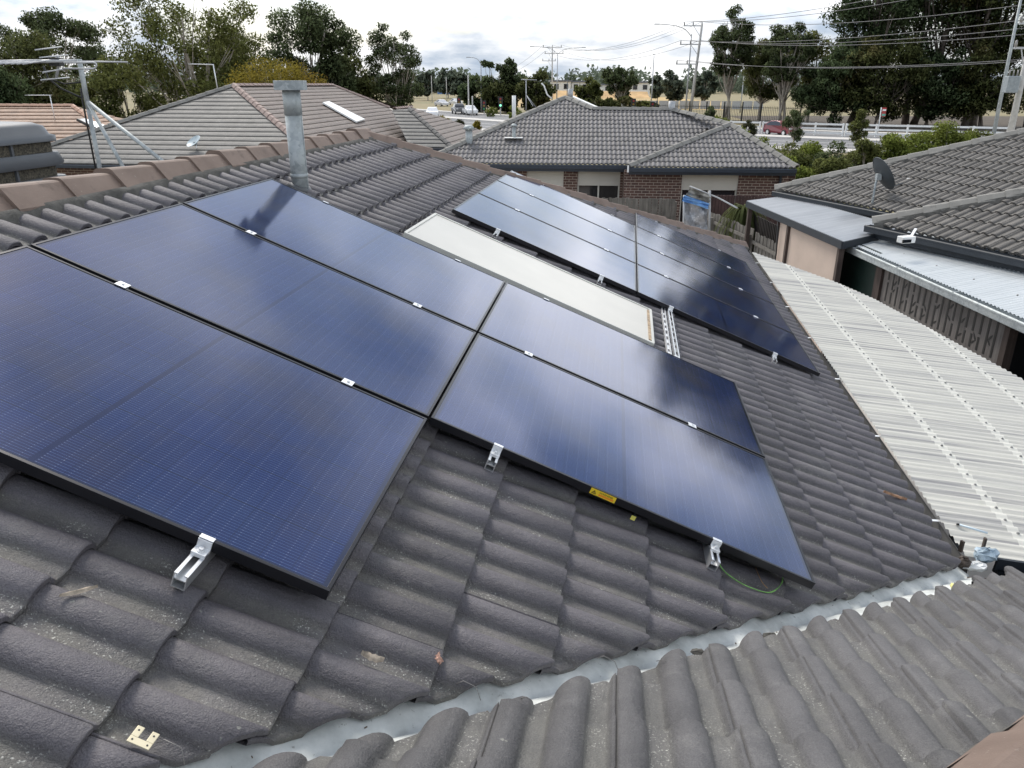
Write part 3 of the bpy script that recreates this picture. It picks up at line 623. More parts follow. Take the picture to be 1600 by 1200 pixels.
def chip(a, b, L_, w, ang, mat, lab, name='bark_chip', seed=1):
    rr = random.Random(seed); p = mainpt(a, b, .05); m = MB(); n = 7; vs = []
    for i in range(n+1):
        t = i/n; ww = w*math.sin(math.pi*min(.97, max(.06, t)))**.6*rr.uniform(.75, 1.1); c = FM.e*math.cos(ang)+FM.up*math.sin(ang); s_ = np.cross(FM.n, c)
        q0 = p+c*(L_*(t-.5))+s_*rr.uniform(-.1, .1)*w
        for sx, hz in ((-.5, .0), (-.25, .5), (.05, .8), (.3, .45), (.5, .05), (.0, -.15)): vs.append(q0+s_*sx*ww+FM.n*(hz*w*.55*rr.uniform(.8, 1.2)+.002))
    fs = [(6*i+j, 6*i+(j+1) % 6, 6*(i+1)+(j+1) % 6, 6*(i+1)+j) for i in range(n) for j in range(6)]+[tuple(range(6))[::-1], tuple(6*n+j for j in range(6))]
    m.add(vs, fs); o = m.build(name, mat); tag(o, lab, 'bark'); return o
BK1 = simple('pale bark', (.42, .35, .27), .8, var=.5, scale=45); BK2 = simple('pinkish bark', (.42, .25, .19), .8, var=.5, scale=45); BK3 = simple('orange bark', (.30, .17, .10), .8, var=.4, scale=40)
chip(-.205, 1.06, .085, .016, 2.55, BK1, 'thin twig like strip of bark on the tiles below the nearest panel', seed=2)
chip(-.025, 1.715, .062, .026, -.6+math.pi*.0-.9, BK1, 'fat pale curl of bark on the tiles near the valley', seed=3)
chip(.065, 1.868, .036, .030, .2, BK2, 'small pinkish bark flake tucked against a tile edge', seed=4)
chip(2.89, 4.055, .17, .03, -1.35, BK3, 'orange bark sliver beside the gutter', seed=5)
# valley end: cut lead, blue plastic and gutter stubs
e = empty('valley_end_scraps', AB(2.42, 4.36, ZE), 'crumpled blue plastic and bent metal tabs stuffed in the gutter corner at the valley end', 'scraps')
def crumple(c, r_, mat, name, par, seed, sz=(1, 1, 1), n=14):
    rr = random.Random(seed); m = MB(); m.ball(c, r_, n, sz); m.v = [tuple(np.array(v)+np.array([rr.uniform(-1, 1)*r_*.22*s for s in sz])) for v in m.v]; m.sm = [False]*len(m.f); return m.build(name, mat, par)
crumple(AB(2.47, 4.44, ZE+.015), .06, simple('pale blue plastic', (.34, .43, .50), .25, var=.25, scale=20), 'plastic_scrap', e, 5, (1.1, .8, .7))
crumple(AB(2.40, 4.36, ZE-.02), .045, simple('white silicone', (.66, .67, .66), .4, var=.15), 'silicone_lump', e, 6, (1.6, .9, .5))
for a, b, q in ((2.47, 4.30, .3), (2.52, 4.44, -.2)):
    m = MB(); m.box(AB(a, b, ZE+.06), (.012, .022, .07), rz=q); m.build('metal_tab', simple('dark rusty tab', (.07, .055, .045), .6, .3, .4), e)
crumple(AB(2.40, 4.30, ZE-.0), .035, simple('dark rusty tab', (.07, .055, .045)), 'mortar_lump', e, 8, (1, 1, .9))
o = crumple(AB(1.86, 4.02, zwing(1.86)+.03), .020, simple('yellow foam', (.65, .62, .25), .8, var=.2), 'foam_scrap', None, 9, (1, 1.6, .7), 8); tag(o, 'small pale yellow foam scrap at the edge of the valley', 'scrap')
for i, (a, b) in enumerate(((.86, 2.95), (.60, 2.66))):
    o = crumple(AB(a, b-.02, zwing(a)+.012), .020, MORTAR, 'mortar_crumb', None, 20+i, (1.3, .8, .5), 8); tag(o, ('broken mortar crumb in the valley beside a lifted tile', 'second mortar crumb lower left in the valley')[i], 'mortar')
# ================================================================== patio roof (cream corrugated sheets)
PZ = lambda b: H-2.50-.085*(b-4.28)
patio = empty('patio_roof', AB(6, 5, 0), 'long cream corrugated patio roof with rows of screws, filling the right side', 'patio roof')
def patio_mat():
    n = NT('aged cream roofing sheet'); x, y, z = n.sep(n.uv)  # uv = (a, b)
    st = n.noise(1., 6, .75, vec=n.uv, sv=(26, .35, 1)); st2 = n.noise(1., 3, .5, vec=n.uv, sv=(5, .5, 1))
    k = n.ramp(st, [(.36, (.29, .285, .29)), (.49, (.56, .55, .505)), (.68, (.68, .67, .60))])
    k = n.mix(n.g(st2, .50, .72, 0, .5), k, (.33, .33, .33))
    for b in (4.76, 5.32, 5.86, 6.42):
        d = n.math('ABSOLUTE', n.math('SUBTRACT', y, b)); k = n.mix(n.math('MULTIPLY', n.math('LESS_THAN', d, .034), .62), k, (.78, .77, .70))
    k = n.mix(n.g(n.noise(9, 4, .6, vec=n.uv), .62, .75, 0, .35), k, (.48, .50, .40))
    n.col(k); n.set(Roughness=.42); n.b.inputs['Specular IOR Level'].default_value = .4
    t = n.N('ShaderNodeBsdfTranslucent'); n.L(k, t.inputs[0]); ms = n.N('ShaderNodeMixShader'); ms.inputs[0].default_value = .12
    n.L(n.b.outputs[0], ms.inputs[1]); n.L(t.outputs[0], ms.inputs[2]); n.L(ms.outputs[0], n.t.nodes['Material Output'].inputs[0]); return n.m
far = [(11.0, 4.36), (10.17, 4.85), (9.47, 5.26), (8.71, 5.57), (7.58, 5.84), (6.2, 6.15), (2.5, 6.95)]
def bmax(a):
    for (a1, b1), (a0, b0) in zip(far, far[1:]):
        if a0 <= a <= a1: return b0+(b1-b0)*(a-a0)/(a1-a0)
    return far[-1][1]
m = MB(); m.uv = []; per = .076; na = int((11.0-2.48)/per*8); vs = []
for i in range(na+1):
    a = 2.48+(11.0-2.48)*i/na; hz = .0085*math.cos(2*math.pi*a/per); be = bmax(a); st_ = round((a-2.48)/.76) % 2*.0015
    for j in range(5):
        b = 4.335+(be-4.335)*j/4; vs.append(AB(a, b, PZ(b)+hz+st_)); m.uv.append((a, b))
m.add(vs, [(5*i+j, 5*(i+1)+j, 5*(i+1)+j+1, 5*i+j+1) for i in range(na) for j in range(4)], True)
m.build('corrugated_sheet', patio_mat(), patio)
m = MB()
for b in (4.76, 5.32, 5.86, 6.42):
    a = 2.508
    while a < 11:
        if b < bmax(a)-.04:
            p = AB(a+per*.0, b+random.uniform(-.006, .006), PZ(b)+.0085); m.tube([p, p+np.array([0, 0, .004])], .010, 8); m.tube([p+np.array([0, 0, .004]), p+np.array([0, 0, .010])], .006, 6)
        a += per*2
o = m.build('screw_rows', simple('dull screw heads', (.28, .28, .27), .5, .4, .3), patio); o['kind'] = 'stuff'
m = MB()
for b in (4.76, 5.32, 5.86, 6.42):
    a_end = max([a for a in np.arange(2.6, 11, .1) if b < bmax(a)-.05] or [2.7]); m.bar(AB(2.52, b, PZ(b)-.05), AB(a_end, b, PZ(b)-.05), .045, .07)
m.build('purlins', simple('painted purlin', (.5, .49, .46), .7), patio)
m = MB(); m.bar(AB(2.47, 4.5, PZ(4.5)-.03), AB(2.47, 6.9, PZ(6.9)-.03), .02, .09); m.bar(AB(2.6, 6.75, 0), AB(2.6, 6.75, PZ(6.75)-.06), .09, .09, (1, 0, 0)); m.bar(AB(6.1, 6.0, 0), AB(6.1, 6.0, PZ(6.0)-.06), .09, .09, (1, 0, 0)); m.build('patio_frame', NAVYG, patio)
e = empty('white_marker', AB(2.77, 4.50, PZ(4.5)+.012), 'short pale blue white tube lying on the cream patio roof near the valley end', 'tube')
MB().tube([AB(2.80, 4.42, PZ(4.42)+.018), AB(2.745, 4.56, PZ(4.56)+.018)], .0065, 10).build('tube_body', simple('pale blue tube', (.55, .66, .74), .3, var=.05), e)
MB().tube([AB(2.806, 4.405, PZ(4.42)+.018), AB(2.80, 4.42, PZ(4.42)+.018)], .0069, 10).build('tube_cap', BLACKP, e)
e = empty('roof_bolt_cap', AB(2.46, 4.81, PZ(4.8)+.01), 'blue capped fitting on the patio roof at the right edge of the photo', 'fitting')
MB().tube([AB(2.62, 4.78, PZ(4.8)+.012), AB(2.62, 4.78, PZ(4.8)+.03)], .012, 10).build('fitting_base', ALU, e); MB().ball(AB(2.62, 4.78, PZ(4.8)+.036), .013, 10).build('fitting_cap', simple('blue cap', (.2, .35, .6), .4), e)
# ================================================================== neighbouring houses
def hit(F, pts): return [F.px(*p) for p in pts]
def simple_facet(F, poly, mat, parent, **k): return tiles('roof_tiles', F, poly, mat, parent, fine=False, **k)
def house_walls(m, corners, z1, uv0=0.):
    for i, (a, b) in enumerate(zip(corners, corners[1:])): wall_quad(m, a, b, 0, z1, uvoff=uv0+i*3.1)
# ---- middle house, violet grey tiles over brick
EZ = H-2.45; me_ = R(-4.5); eM = np.array([math.cos(me_), math.sin(me_)])
p0 = G(930, 257, EZ); FMid = Facet(p0, eM)
mid = empty('brick_house', (4, 27, 0), 'brick house with grey violet tiled hip roof and cream blinds, straight ahead', 'house')
upM = FMid.up/np.linalg.norm(FMid.up[:2])*1.0; hM = np.array([FMid.up[0], FMid.up[1]])/math.cos(R(22.5))
xl = FMid.px(690, 240)[0]; P1_ = FMid.px(883, 154); P2_ = FMid.px(927, 172); P3_ = FMid.px(1049, 173); P4_ = FMid.px(1141, 197); P5_ = FMid.px(986, 260)
kx = P1_[1]*C225                                   # hip at 45 degrees in plan
xL = P1_[0]-kx
simple_facet(FMid, [(xL, 0), (P5_[0]+.3, 0), (P4_[0], P4_[1]), P3_, P2_, P1_], TILE_MID, mid)
FMp = Facet(G(1110, 262, EZ), eM); q5 = FMp.px(983, 261); q6 = FMp.px(1245, 266); q4 = FMp.px(1141, 196)
simple_facet(FMp, [(q5[0], 0), (q6[0], 0), (q4[0], q4[1])], TILE_MID, mid)
W0 = FMid.w(xL, 0); W1 = FMid.w(*P1_); W2 = FMid.w(*P2_); W3 = FMid.w(*P3_); W4 = FMp.w(*q4); WR = FMp.w(q6[0], 0); WL = FMp.w(q5[0], 0)
d2 = lambda v: np.array([v[0], v[1], 0])
eM3 = np.array([*eM, 0]); hM3 = np.array([*hM, 0])
# left end: face dipping left (strip seen behind the front hip)
FLt = Facet(W0, -hM)
yk = P1_[1]; simple_facet(FLt, [(-kx*2, 0), (0, 0), (-kx, kx/C225)], TILE_MID, mid)
FBm = Facet(W0+hM3*kx*2, -eM); wl_ = np.linalg.norm(WR-W0)
simple_facet(FBm, [(-2*kx, 0), (0, 0), (-kx, kx/C225)], TILE_MID, mid)
simple_facet(Facet(W0+eM3*2*kx, hM), [(0, 0), (2*kx, 0), (kx, kx/C225)], TILE_MID, mid)
hz3 = P3_[1]*C225; drop = np.array([0, 0, W3[2]-EZ])
simple_facet(Facet(W3+eM3*hz3-hM3*hz3-drop, hM), [(0, 0), (2*hz3, 0), (hz3, hz3/C225)], TILE_MID, mid)
simple_facet(Facet(W3+eM3*hz3+hM3*hz3-drop, -eM), [(0, 0), (hz3, hz3/C225), (hz3+P3_[0]-P2_[0]+1, hz3/C225), (2*hz3+P3_[0]-P2_[0]+1, 0)], TILE_MID, mid)
kr = q4[1]*C225; FRt = Facet(WR, hM); simple_facet(FRt, [(0, 0), (kr*2, 0), (kr, kr/C225)], TILE_MID, mid)
for a, b in ((W0, W1), (W2, W3), (WL, W4), (WR, W4)): caps('ridge_caps', a, b, CAP_GREY, mid, w=.25, h=.08, mortar=False)
caps('ridge_caps', W2, W1, CAP_GREY, mid, w=.25, h=.08, mortar=False); caps('ridge_caps', W4, W3, CAP_GREY, mid, w=.25, h=.08, mortar=False)
caps('ridge_caps', W0+hM3*kx*2, W1+hM3*.05, CAP_GREY, mid, w=.25, h=.08, mortar=False)
gutter('gutter', FMid.w(xL, 0)-[0, 0, .02], FMid.w(P5_[0]+.1, 0)-[0, 0, .02], -hM3, NAVY, mid, w=.12, d=.12)
gutter('gutter', WL-[0, 0, .02], WR-[0, 0, .02], -hM3, NAVY, mid, w=.12, d=.12)
m = MB(); m.bar(FMid.w(xL, 0)-[0, 0, .12], FMid.w(P5_[0], 0)-[0, 0, .12], .03, .22); m.bar(WL-[0, 0, .12]+hM3*.02, WR-[0, 0, .12]+hM3*.02, .03, .22)
m.build('fascia', NAVY, mid)
setb = .42; za = EZ-.14
def onwall(px, base, inset): # point on the wall plane through base (eave) set back by inset
    return plane_hit(px, 300, base+hM3*inset, hM3)
wallb = FMid.w(0, 0); wallp = WL
openL = [(823, 880, None, None), (902, 968, 290, 330)]; openR = [(1064, 1152, 297, 330)]
m = MB(); m.uv = []; soff = MB()
def front(base, pa, pb, opens):
    """brick front from pixel column pa to pb with openings given in pixels"""
    def X(px): return onwall(px, base, setb)
    cur = X(pa)
    for o_ in opens:
        a, b = X(o_[0]), X(o_[1]); wall_quad(m, cur[:2], a[:2], 0, za, .23, uvoff=float((cur-base)@eM3))
        wall_quad(m, a[:2], b[:2], 0, .35, .23); cur = b
        # blind + window + reveal
        zsh = plane_hit(o_[0], o_[2] or 300, base+hM3*setb, hM3)[2]
        bl = MB(); c = (a+b)/2+hM3*.06; L_ = np.linalg.norm(b-a)
        for k in range(14):
            z1 = za-(za-zsh)*k/14; z0_ = za-(za-zsh)*(k+1)/14; bl.box((c[0], c[1], (z0_+z1)/2), (L_, .02+.004*(k % 2), (z1-z0_)*.96), rz=me_)
        fr = MB(); c2 = (a+b)/2+hM3*.14
        for t in (-.5, 0, .5): cc = c2+eM3*(L_-.05)*t; fr.box((cc[0], cc[1], (zsh+.35)/2), (.05, .06, zsh-.35), rz=me_)
        fr.box((c2[0], c2[1], .38), (L_-.1, .06, .05), rz=me_)
        w_ = fr.build('window', WFRAME, mid); MB().box((c2[0]+hM3[0]*.02, c2[1]+hM3[1]*.02, (zsh+.35)/2), (L_-.06, .01, zsh-.36), rz=me_).build('pane', WGLASS, w_)
        cu = MB(); n_c = int(L_/.09)
        for k in range(n_c): cc = c2+hM3*.12+eM3*(L_*(k+.5)/n_c-L_/2); cu.tube([(cc[0], cc[1], .4), (cc[0], cc[1], zsh)], .045, 6)
        cu.build('curtain', simple('grey curtain', (.20, .19, .17), .9), w_)
        bl.build('roller_blind', CREAM, mid)
        MB().box(((a+b)/2+hM3*.0+np.array([0, 0, .37-(a+b)[2]/2])), (L_+.1, .3, .05), rz=me_).build('sill', BRICK, w_)
    wall_quad(m, cur[:2], X(pb)[:2], 0, za, .23, uvoff=float((cur-base)@eM3))
front(wallb, 700, 984, openL); front(wallp, 984, 1240, openR)
c = onwall(984, wallp, setb); m.uv = m.uv; wall_quad(m, c[:2], (c+hM3*1.2)[:2], 0, za, .2)
rr_ = onwall(1240, wallp, setb); wall_quad(m, rr_[:2], (rr_+hM3*7)[:2], 0, za, .2)
m.build('wall', BRICK, mid)
dp = onwall(1217, wallp, setb-.06); MB().bar((dp[0], dp[1], 0), (dp[0], dp[1], EZ-.1), .09, .06, eM3).build('downpipe', NAVY, mid)
e = WL-hM3*.12; MB().bar((e[0]-.04, e[1], EZ-.15), (e[0]-.04, e[1], EZ+.06), .05, .05, eM3).build('gutter_end', ALUW, mid)
# white barge piece behind the apex
pp = P(905, 156, 33); MB().bar(P(893, 150, 32.5), P(940, 171, 30.5), .12, .04).build('pale_barge', WHITEP, mid)
m = MB(); v1 = P(803, 217, 25.8); F_ = FMid.w(*FMid.px(803, 217)); m.tube([F_-[0, 0, .1], F_+[0, 0, .42]], .06, 12); m.tube([F_+[0, 0, .42], F_+[0, 0, .5]], [.14, .05], 14); vt = m.build('roof_vent', GALV, mid)
m = MB(); m.box(F_+FMid.n*.05, (.62, .5, .02), rz=me_, M=None); m.build('vent_flashing', WHITEP, vt)
F_ = P(733, 222, 27.5); m = MB(); m.tube([F_-[0, 0, .3], F_+[0, 0, .42]], .12, 12); m.tube([F_+[0, 0, .42], F_+[0, 0, .55]], [.22, .12], 14); m.build('roof_flue', GALV, mid)
F_ = W1+np.array([.2, .1, 0]); MB().tube([F_, F_+[0, 0, .34]], .10, 10).build('ridge_vent', STEELG, mid)
F_ = W3; MB().tube([F_-[0, 0, .1], F_+[0, 0, .32]], .12, 10).build('ridge_vent', STEELG, mid)
F_ = P(803, 170, 36); MB().tube([F_-[0, 0, .6], F_+[0, 0, .55]], .09, 10).build('thin_flue', WHITEP, mid)
def antenna(name, base, top, boom, els, mat, label, tr=.018, br=.012, er=.006, stays=()):
    e = empty(name, base, label, 'antenna')
    MB().tube([base, top], tr, 8).build('mast', mat, e)
    b = MB().tube([boom[0], boom[1]], br, 6).build('boom', mat, e)
    m = MB()
    for a, c in els: m.tube([a, c], er, 6)
    m.build('elements', mat, b)
    for s in stays: MB().tube(list(s), tr*.7, 6).build('stay', mat, e)
    return e
bA = P(822, 172, 31); tA = P(822, 124, 31)
antenna('roof_antenna', bA, tA, (P(814, 124, 31), P(839, 125, 31)), [(P(x, 125, 31)-np.array([0, .35, 0]), P(x, 125, 31)+np.array([0, .35, 0])) for x in (815, 819, 824, 829, 833, 838)], STEELG, 'thin T shaped television antenna with two stays above the middle house roof', .02, .015, .008, [(P(822, 148, 31), P(833, 166, 30.6)), (P(822, 148, 31), P(837, 167, 31.5))])
e = empty('bent_antenna_arm', P(861, 158, 31), 'bent white antenna arm left of the apex of the middle house', 'antenna arm'); MB().tube([P(862, 154, 31), P(855, 148, 31), P(850, 134, 31), P(846, 130, 31)], .03, 6).build('arm_tube', WHITEP, e)
# ---- left house (flat tiles) with skylight strip
ez = H-2.45; LX = np.array([-10.6, 31.3, 0]); run = 5.7; zap = ez+run*T225
left = empty('hipped_house', (-8, 36, 0), 'house with flat grey and faded brown tiled hip roof and a white strip, upper left', 'house')
a3, b3 = A2, B2
cL = LX-(a3+b3)*run; cR = LX+(b3-a3)*run; RLn = 10.4
FLg = Facet([*cL[:2], ez], B2[:2]); FLb = Facet([*cR[:2], ez], A2[:2])
tiles('roof_tiles', FLg, [(0, 0), (2*run, 0), (run, run/C225)], TILE_LGREY, left, flat=True, fine=False, gauge=.34, hgt=.0, nose=.028)
LB = run*2+RLn; q7 = FLb.px(608, 169); q8 = FLb.px(692, 229)
tiles('roof_tiles', FLb, [(0, 0), (q8[0]-.2, 0), q8, q7, (run+RLn, run/C225), (run, run/C225)], TILE_BROWN, left, flat=True, fine=False, gauge=.34, hgt=.0, nose=.028)
FLo = Facet([*(cL+a3*LB)[:2], ez], -A2[:2]); tiles('roof_tiles', FLo, [(0, 0), (LB, 0), (LB-run, run/C225), (run, run/C225)], TILE_BROWN, left, flat=True, fine=False, gauge=.34, hgt=0)
FLe = Facet([*(cR+a3*LB)[:2], ez], -B2[:2]); tiles('roof_tiles', FLe, [(0, 0), (2*run, 0), (run, run/C225)], TILE_BROWN, left, flat=True, fine=False, gauge=.34, hgt=0)
ap = np.array([*LX[:2], zap]); ap2 = ap+a3*RLn; cLz = np.array([*cL[:2], ez]); cRz = np.array([*cR[:2], ez])
caps('hip_caps', cLz, ap, CAP_GREY, left, w=.24, h=.08, mortar=False); caps('hip_caps', cRz, ap, CAP_PINK, left, w=.28, h=.09, mortar=False)
caps('ridge_caps', ap, ap2, CAP_PINK, left, w=.25, h=.07, mortar=False); caps('hip_caps', FLb.w(*q7), ap2, CAP_PINK, left, w=.24, h=.06, mortar=False)
MB().bar(FLb.w(*q8), FLb.w(*q7), .10, .06).build('pale_barge', simple('pale barge', (.55, .5, .44), .7), left)
gutter('gutter', cLz-[0, 0, .03], cRz-[0, 0, .03], -A2, NAVY, left, w=.12)
m = MB(); m.uv = []
cs = [cR-b3*.5+a3*.5, cR-b3*.5+a3*(LB-.5), cL+b3*.5+a3*(LB-.5), cL+b3*.5+a3*.5, cR-b3*.5+a3*.5]
house_walls(m, [c[:2] for c in cs], ez-.05); m.build('wall', BRICK, left)
s0 = FLb.px(503, 164); s1 = FLb.px(513, 162); s2_ = FLb.px(569, 190); s3 = FLb.px(556, 194)
m = MB(); m.prism([FLb.w(*s, .06) for s in (s0, s1, s2_, s3)], FLb.n*.06); m.build('skylight_strip', WHITEP, left)
dsh = FLg.w(*FLg.px(307, 233))
def dish(name, base, c, nrm, r_, mat, label, lnb=None, pole_r=.02, dx=.85):
    e = empty(name, base, label, 'satellite dish'); nrm = np.array(nrm, float); nrm /= np.linalg.norm(nrm); s_ = np.cross(nrm, (0, 0, 1)); s_ /= np.linalg.norm(s_); u = np.cross(s_, nrm); c = np.array(c)
    m = MB(); n, k = 28, 6
    for side, th in ((1, 0), (-1, .008)):
        vs = [c-nrm*(.0+th)]
        for i in range(1, k+1):
            for j in range(n): t = 2*math.pi*j/n; rr2 = r_*i/k; vs.append(c+s_*math.cos(t)*rr2*dx+u*math.sin(t)*rr2+nrm*(.20*r_*(i/k)**2-th))
        fs = [(0, 1+j, 1+(j+1) % n) for j in range(n)]+[(1+(i-1)*n+j, 1+i*n+j, 1+i*n+(j+1) % n, 1+(i-1)*n+(j+1) % n) for i in range(1, k) for j in range(n)]
        m.add(vs, fs if side > 0 else [f[::-1] for f in fs], True)
    rim = [c+s_*math.cos(2*math.pi*j/n)*r_*dx+u*math.sin(2*math.pi*j/n)*r_+nrm*(.20*r_-.004) for j in range(n+1)]
    m.tube(rim, .008, 6); m.build('reflector', mat, e)
    MB().tube([base, c-nrm*.09-np.array([0, 0, .12]), c-nrm*.07+np.array([0, 0, .02])], pole_r, 10).build('pole', ALUW if lnb is None else GALV, e)
    MB().box(c-nrm*.05, (.09, .09, .12)).build('mount', GALV, e)
    if lnb is not None:
        a = MB().tube([c-u*r_*.9+nrm*.03, np.array(lnb)-[0, 0, .02]], .011, 6).build('feed_arm', mat, e)
        MB().box(lnb, (.10, .06, .07)).build('receiver', WHITEP, a); MB().tube([np.array(lnb)-nrm*.03, np.array(lnb)-nrm*.11], .03, 10).build('feed_horn', WHITEP, a)
    return e
dish('satellite_dish', dsh, dsh+np.array([-.02, -.05, .22]), (-.35, -.55, .85), .27, simple('pale blue dish', (.40, .47, .50), .4), 'pale blue grey satellite dish on the grey facet of the upper left house', None)
bC = ap-(a3+b3)*.45; bC = P(340, 138, 31.0); antenna('roof_antenna', bC-[0, 0, .1], P(333, 100, 31), (P(299, 100, 31), P(334, 101, 31)), [(P(x, 100.4, 31)-[0, .4, 0], P(x, 100.4, 31)+[0, .4, 0]) for x in (301, 307, 313, 320, 328)], ALUW, 'white television antenna on the hip of the upper left house', .02, .018, .009)
# ---- small roof between the left and the middle house
EZs = ez; ps = G(700, 231, EZs); sm = empty('distant_roof_house', (-5, 42, 0), 'low house between the left and middle houses, dark facet beside a brown facet', 'house')
FS = Facet(ps, B2[:2]); t1, t2, t3, t4 = FS.px(612, 172), FS.px(640, 171), FS.px(706, 231), FS.px(690, 231)
tiles('roof_tiles', FS, [(FS.px(640, 231)[0], 0), (t3[0], 0), t2, t1], TILE_DARK, sm, flat=True, fine=False, gauge=.34, hgt=0, nose=.028)
c3 = FS.w(t3[0], 0); FS2 = Facet(c3, A2[:2]); kk = t2[1]*C225
u2, u3 = FS2.px(640, 171), FS2.px(775, 222)
tiles('roof_tiles', FS2, [(0, 0), (9.5, 0), (9.5-kk, kk/C225), (kk, kk/C225)], TILE_BROWN, sm, flat=True, fine=False, gauge=.34, hgt=0, nose=.028)
caps('hip_caps', c3, FS.w(*t2), simple('dark caps', (.07, .07, .07), .7), sm, w=.22, h=.06, mortar=False); caps('ridge_caps', FS2.w(kk, kk/C225), FS2.w(9.5-kk, kk/C225), CAP_PINK, sm, w=.22, h=.06, mortar=False)
gutter('gutter', FS.w(FS.px(640, 231)[0], 0)-[0, 0, .03], c3-[0, 0, .03], -A2, NAVY, sm, w=.12)
m = MB(); m.uv = []; house_walls(m, [(FS.w(-3, 0)+a3*.5)[:2], (c3+a3*.5-b3*.5)[:2], (c3+a3*9-b3*.5)[:2]], ez-.05); m.build('wall', BRICK, sm)
# ---- tan roofed house far left
tanh = empty('tan_roof_house', (-30, 42, 0), 'house with tan orange tiled roof at the far left edge', 'house')
FT = Facet([*G(100, 228, ez)[:2], ez], [1, .03]); w0, w1 = FT.px(-60, 168.5), FT.px(114, 166)
tiles('roof_tiles', FT, [(w0[0]-5, 0), (w1[0]+w1[1]*C225, 0), w1, (w0[0]-5, w1[1])], TILE_TAN, tanh, flat=True, fine=False, gauge=.36, hgt=0, nose=.04)
cT = FT.w(w1[0]+w1[1]*C225, 0); FT2 = Facet(cT, [-.03, 1]); kt = w1[1]*C225; tiles('roof_tiles', FT2, [(0, 0), (2*kt, 0), (kt, kt/C225)], TILE_TAN, tanh, flat=True, fine=False, gauge=.36, hgt=0, nose=.04)
CAP_TAN = cap_mat('tan ridge cap', (.40, .24, .17), (.5, .32, .23)); caps('ridge_caps', FT.w(w0[0]-5, w1[1]), FT.w(*w1), CAP_TAN, tanh, w=.25, h=.07, mortar=False); caps('hip_caps', cT, FT.w(*w1), CAP_TAN, tanh, w=.25, h=.07, mortar=False)
gutter('gutter', FT.w(w0[0]-5, 0)-[0, 0, .03], cT-[0, 0, .03], (0, -1, 0), NAVY, tanh, w=.12)
m = MB(); m.uv = []; wall_quad(m, (cT+[-18, .5, 0])[:2], (cT+[-.5, .5, 0])[:2], 0, ez-.05); wall_quad(m, (cT+[-.5, .5, 0])[:2], (cT+[-.5, 8, 0])[:2], 0, ez-.05); m.build('wall', BRICK, tanh)
bt = FT.w(*FT.px(86, 188)); antenna('roof_antenna', bt, bt+[0, 0, 1.05], (bt+[-.95, 0, 1.05], bt+[.05, 0, 1.05]), [(bt+[-x, -.35, 1.05], bt+[-x, .35, 1.05]) for x in (.1, .3, .5, .7, .9)], ALUW, 'thin white television antenna on the tan tiled roof', .02, .016, .008)
pc = FT.w(*FT.px(148, 194)); e = empty('solar_water_heater', pc, 'tilted white and black water heater panel on the tan roof, behind the antenna mast', 'water heater')
hh_ = [P(120, 186, pc[1]-.8), P(133, 185, pc[1]-.2), P(178, 200, pc[1]-.3), P(160, 206, pc[1]-1.0)]; MB().prism(hh_, (0, .06, -.10)).build('heater_panel', simple('white glass sheet', (.75, .77, .78), .2), e); MB().tube([P(121, 187, pc[1]-.9), P(158, 206, pc[1]-1.05)], .07, 8).build('edge_tube', BLACKP, e); MB().tube([P(138, 194, pc[1]-.5), pc-[0, 0, .1]], .03, 6).build('support', STEELG, e)
# ---- evaporative cooler behind our ridge
COOL = simple('dark grey cooler plastic', (.085, .093, .102), .42, var=.12, scale=3); ck = empty('evaporative_cooler', (-4.62, 6.7, H-1.45), 'rounded grey evaporative cooler box with slatted sides at the left edge', 'cooler')
def rrect(cx, cy, hx, hy, r_, z, rot=-.15, n=6):
    out = []
    for (sx, sy, t0) in ((1, 1, 0), (-1, 1, 90), (-1, -1, 180), (1, -1, 270)):
        for i in range(n+1): t = R(t0+90*i/n); out.append((sx*(hx-r_)+r_*math.cos(t), sy*(hy-r_)+r_*math.sin(t)))
    ca, sa = math.cos(rot), math.sin(rot); return [(cx+x*ca-y*sa, cy+x*sa+y*ca, z) for x, y in out]
def loft(rings, mat, name, parent, smooth=True, bottom=True):
    m = MB(); n = len(rings[0]); vs = [p for r_ in rings for p in r_]; fs = [(i*n+k, i*n+(k+1) % n, (i+1)*n+(k+1) % n, (i+1)*n+k) for i in range(len(rings)-1) for k in range(n)]
    m.add(vs, fs, smooth); m.add([*rings[-1]], [tuple(range(n))]); m.add([*rings[0]], [tuple(range(n))[::-1]]); return m.build(name, mat, parent)
cx, cy = -4.62, 6.55
zt_ = P(0, 193, cy)[2]
loft([rrect(cx, cy, .60, .60, .16, zt_-.16), rrect(cx, cy, .60, .60, .16, zt_-.115), rrect(cx, cy, .565, .565, .15, zt_-.10), rrect(cx, cy, .55, .55, .18, zt_-.035), rrect(cx, cy, .50, .50, .20, zt_-.008), rrect(cx, cy, .42, .42, .2, zt_)], COOL, 'lid', ck)
for k, (za_, zb_) in enumerate(((zt_-.36, zt_-.25), (zt_-.56, zt_-.45), (zt_-.78, zt_-.65))):
    g_ = .015*k; loft([rrect(cx, cy, .60+g_, .60+g_, .14, za_), rrect(cx, cy, .615+g_, .615+g_, .14, za_+.03), rrect(cx, cy, .59+g_, .59+g_, .14, zb_)], COOL, 'louvre_band', ck)
n = NT('cooling pad'); k_ = n.ramp(n.noise(60, 4, .7), [(.35, (.015, .014, .011)), (.68, (.16, .14, .10))]); n.col(k_); n.set(Roughness=.9); PADM = n.m
loft([rrect(cx, cy, .555, .555, .12, zt_-.66), rrect(cx, cy, .555, .555, .12, zt_-.15)], PADM, 'cooling_pad', ck, False)
m = MB()
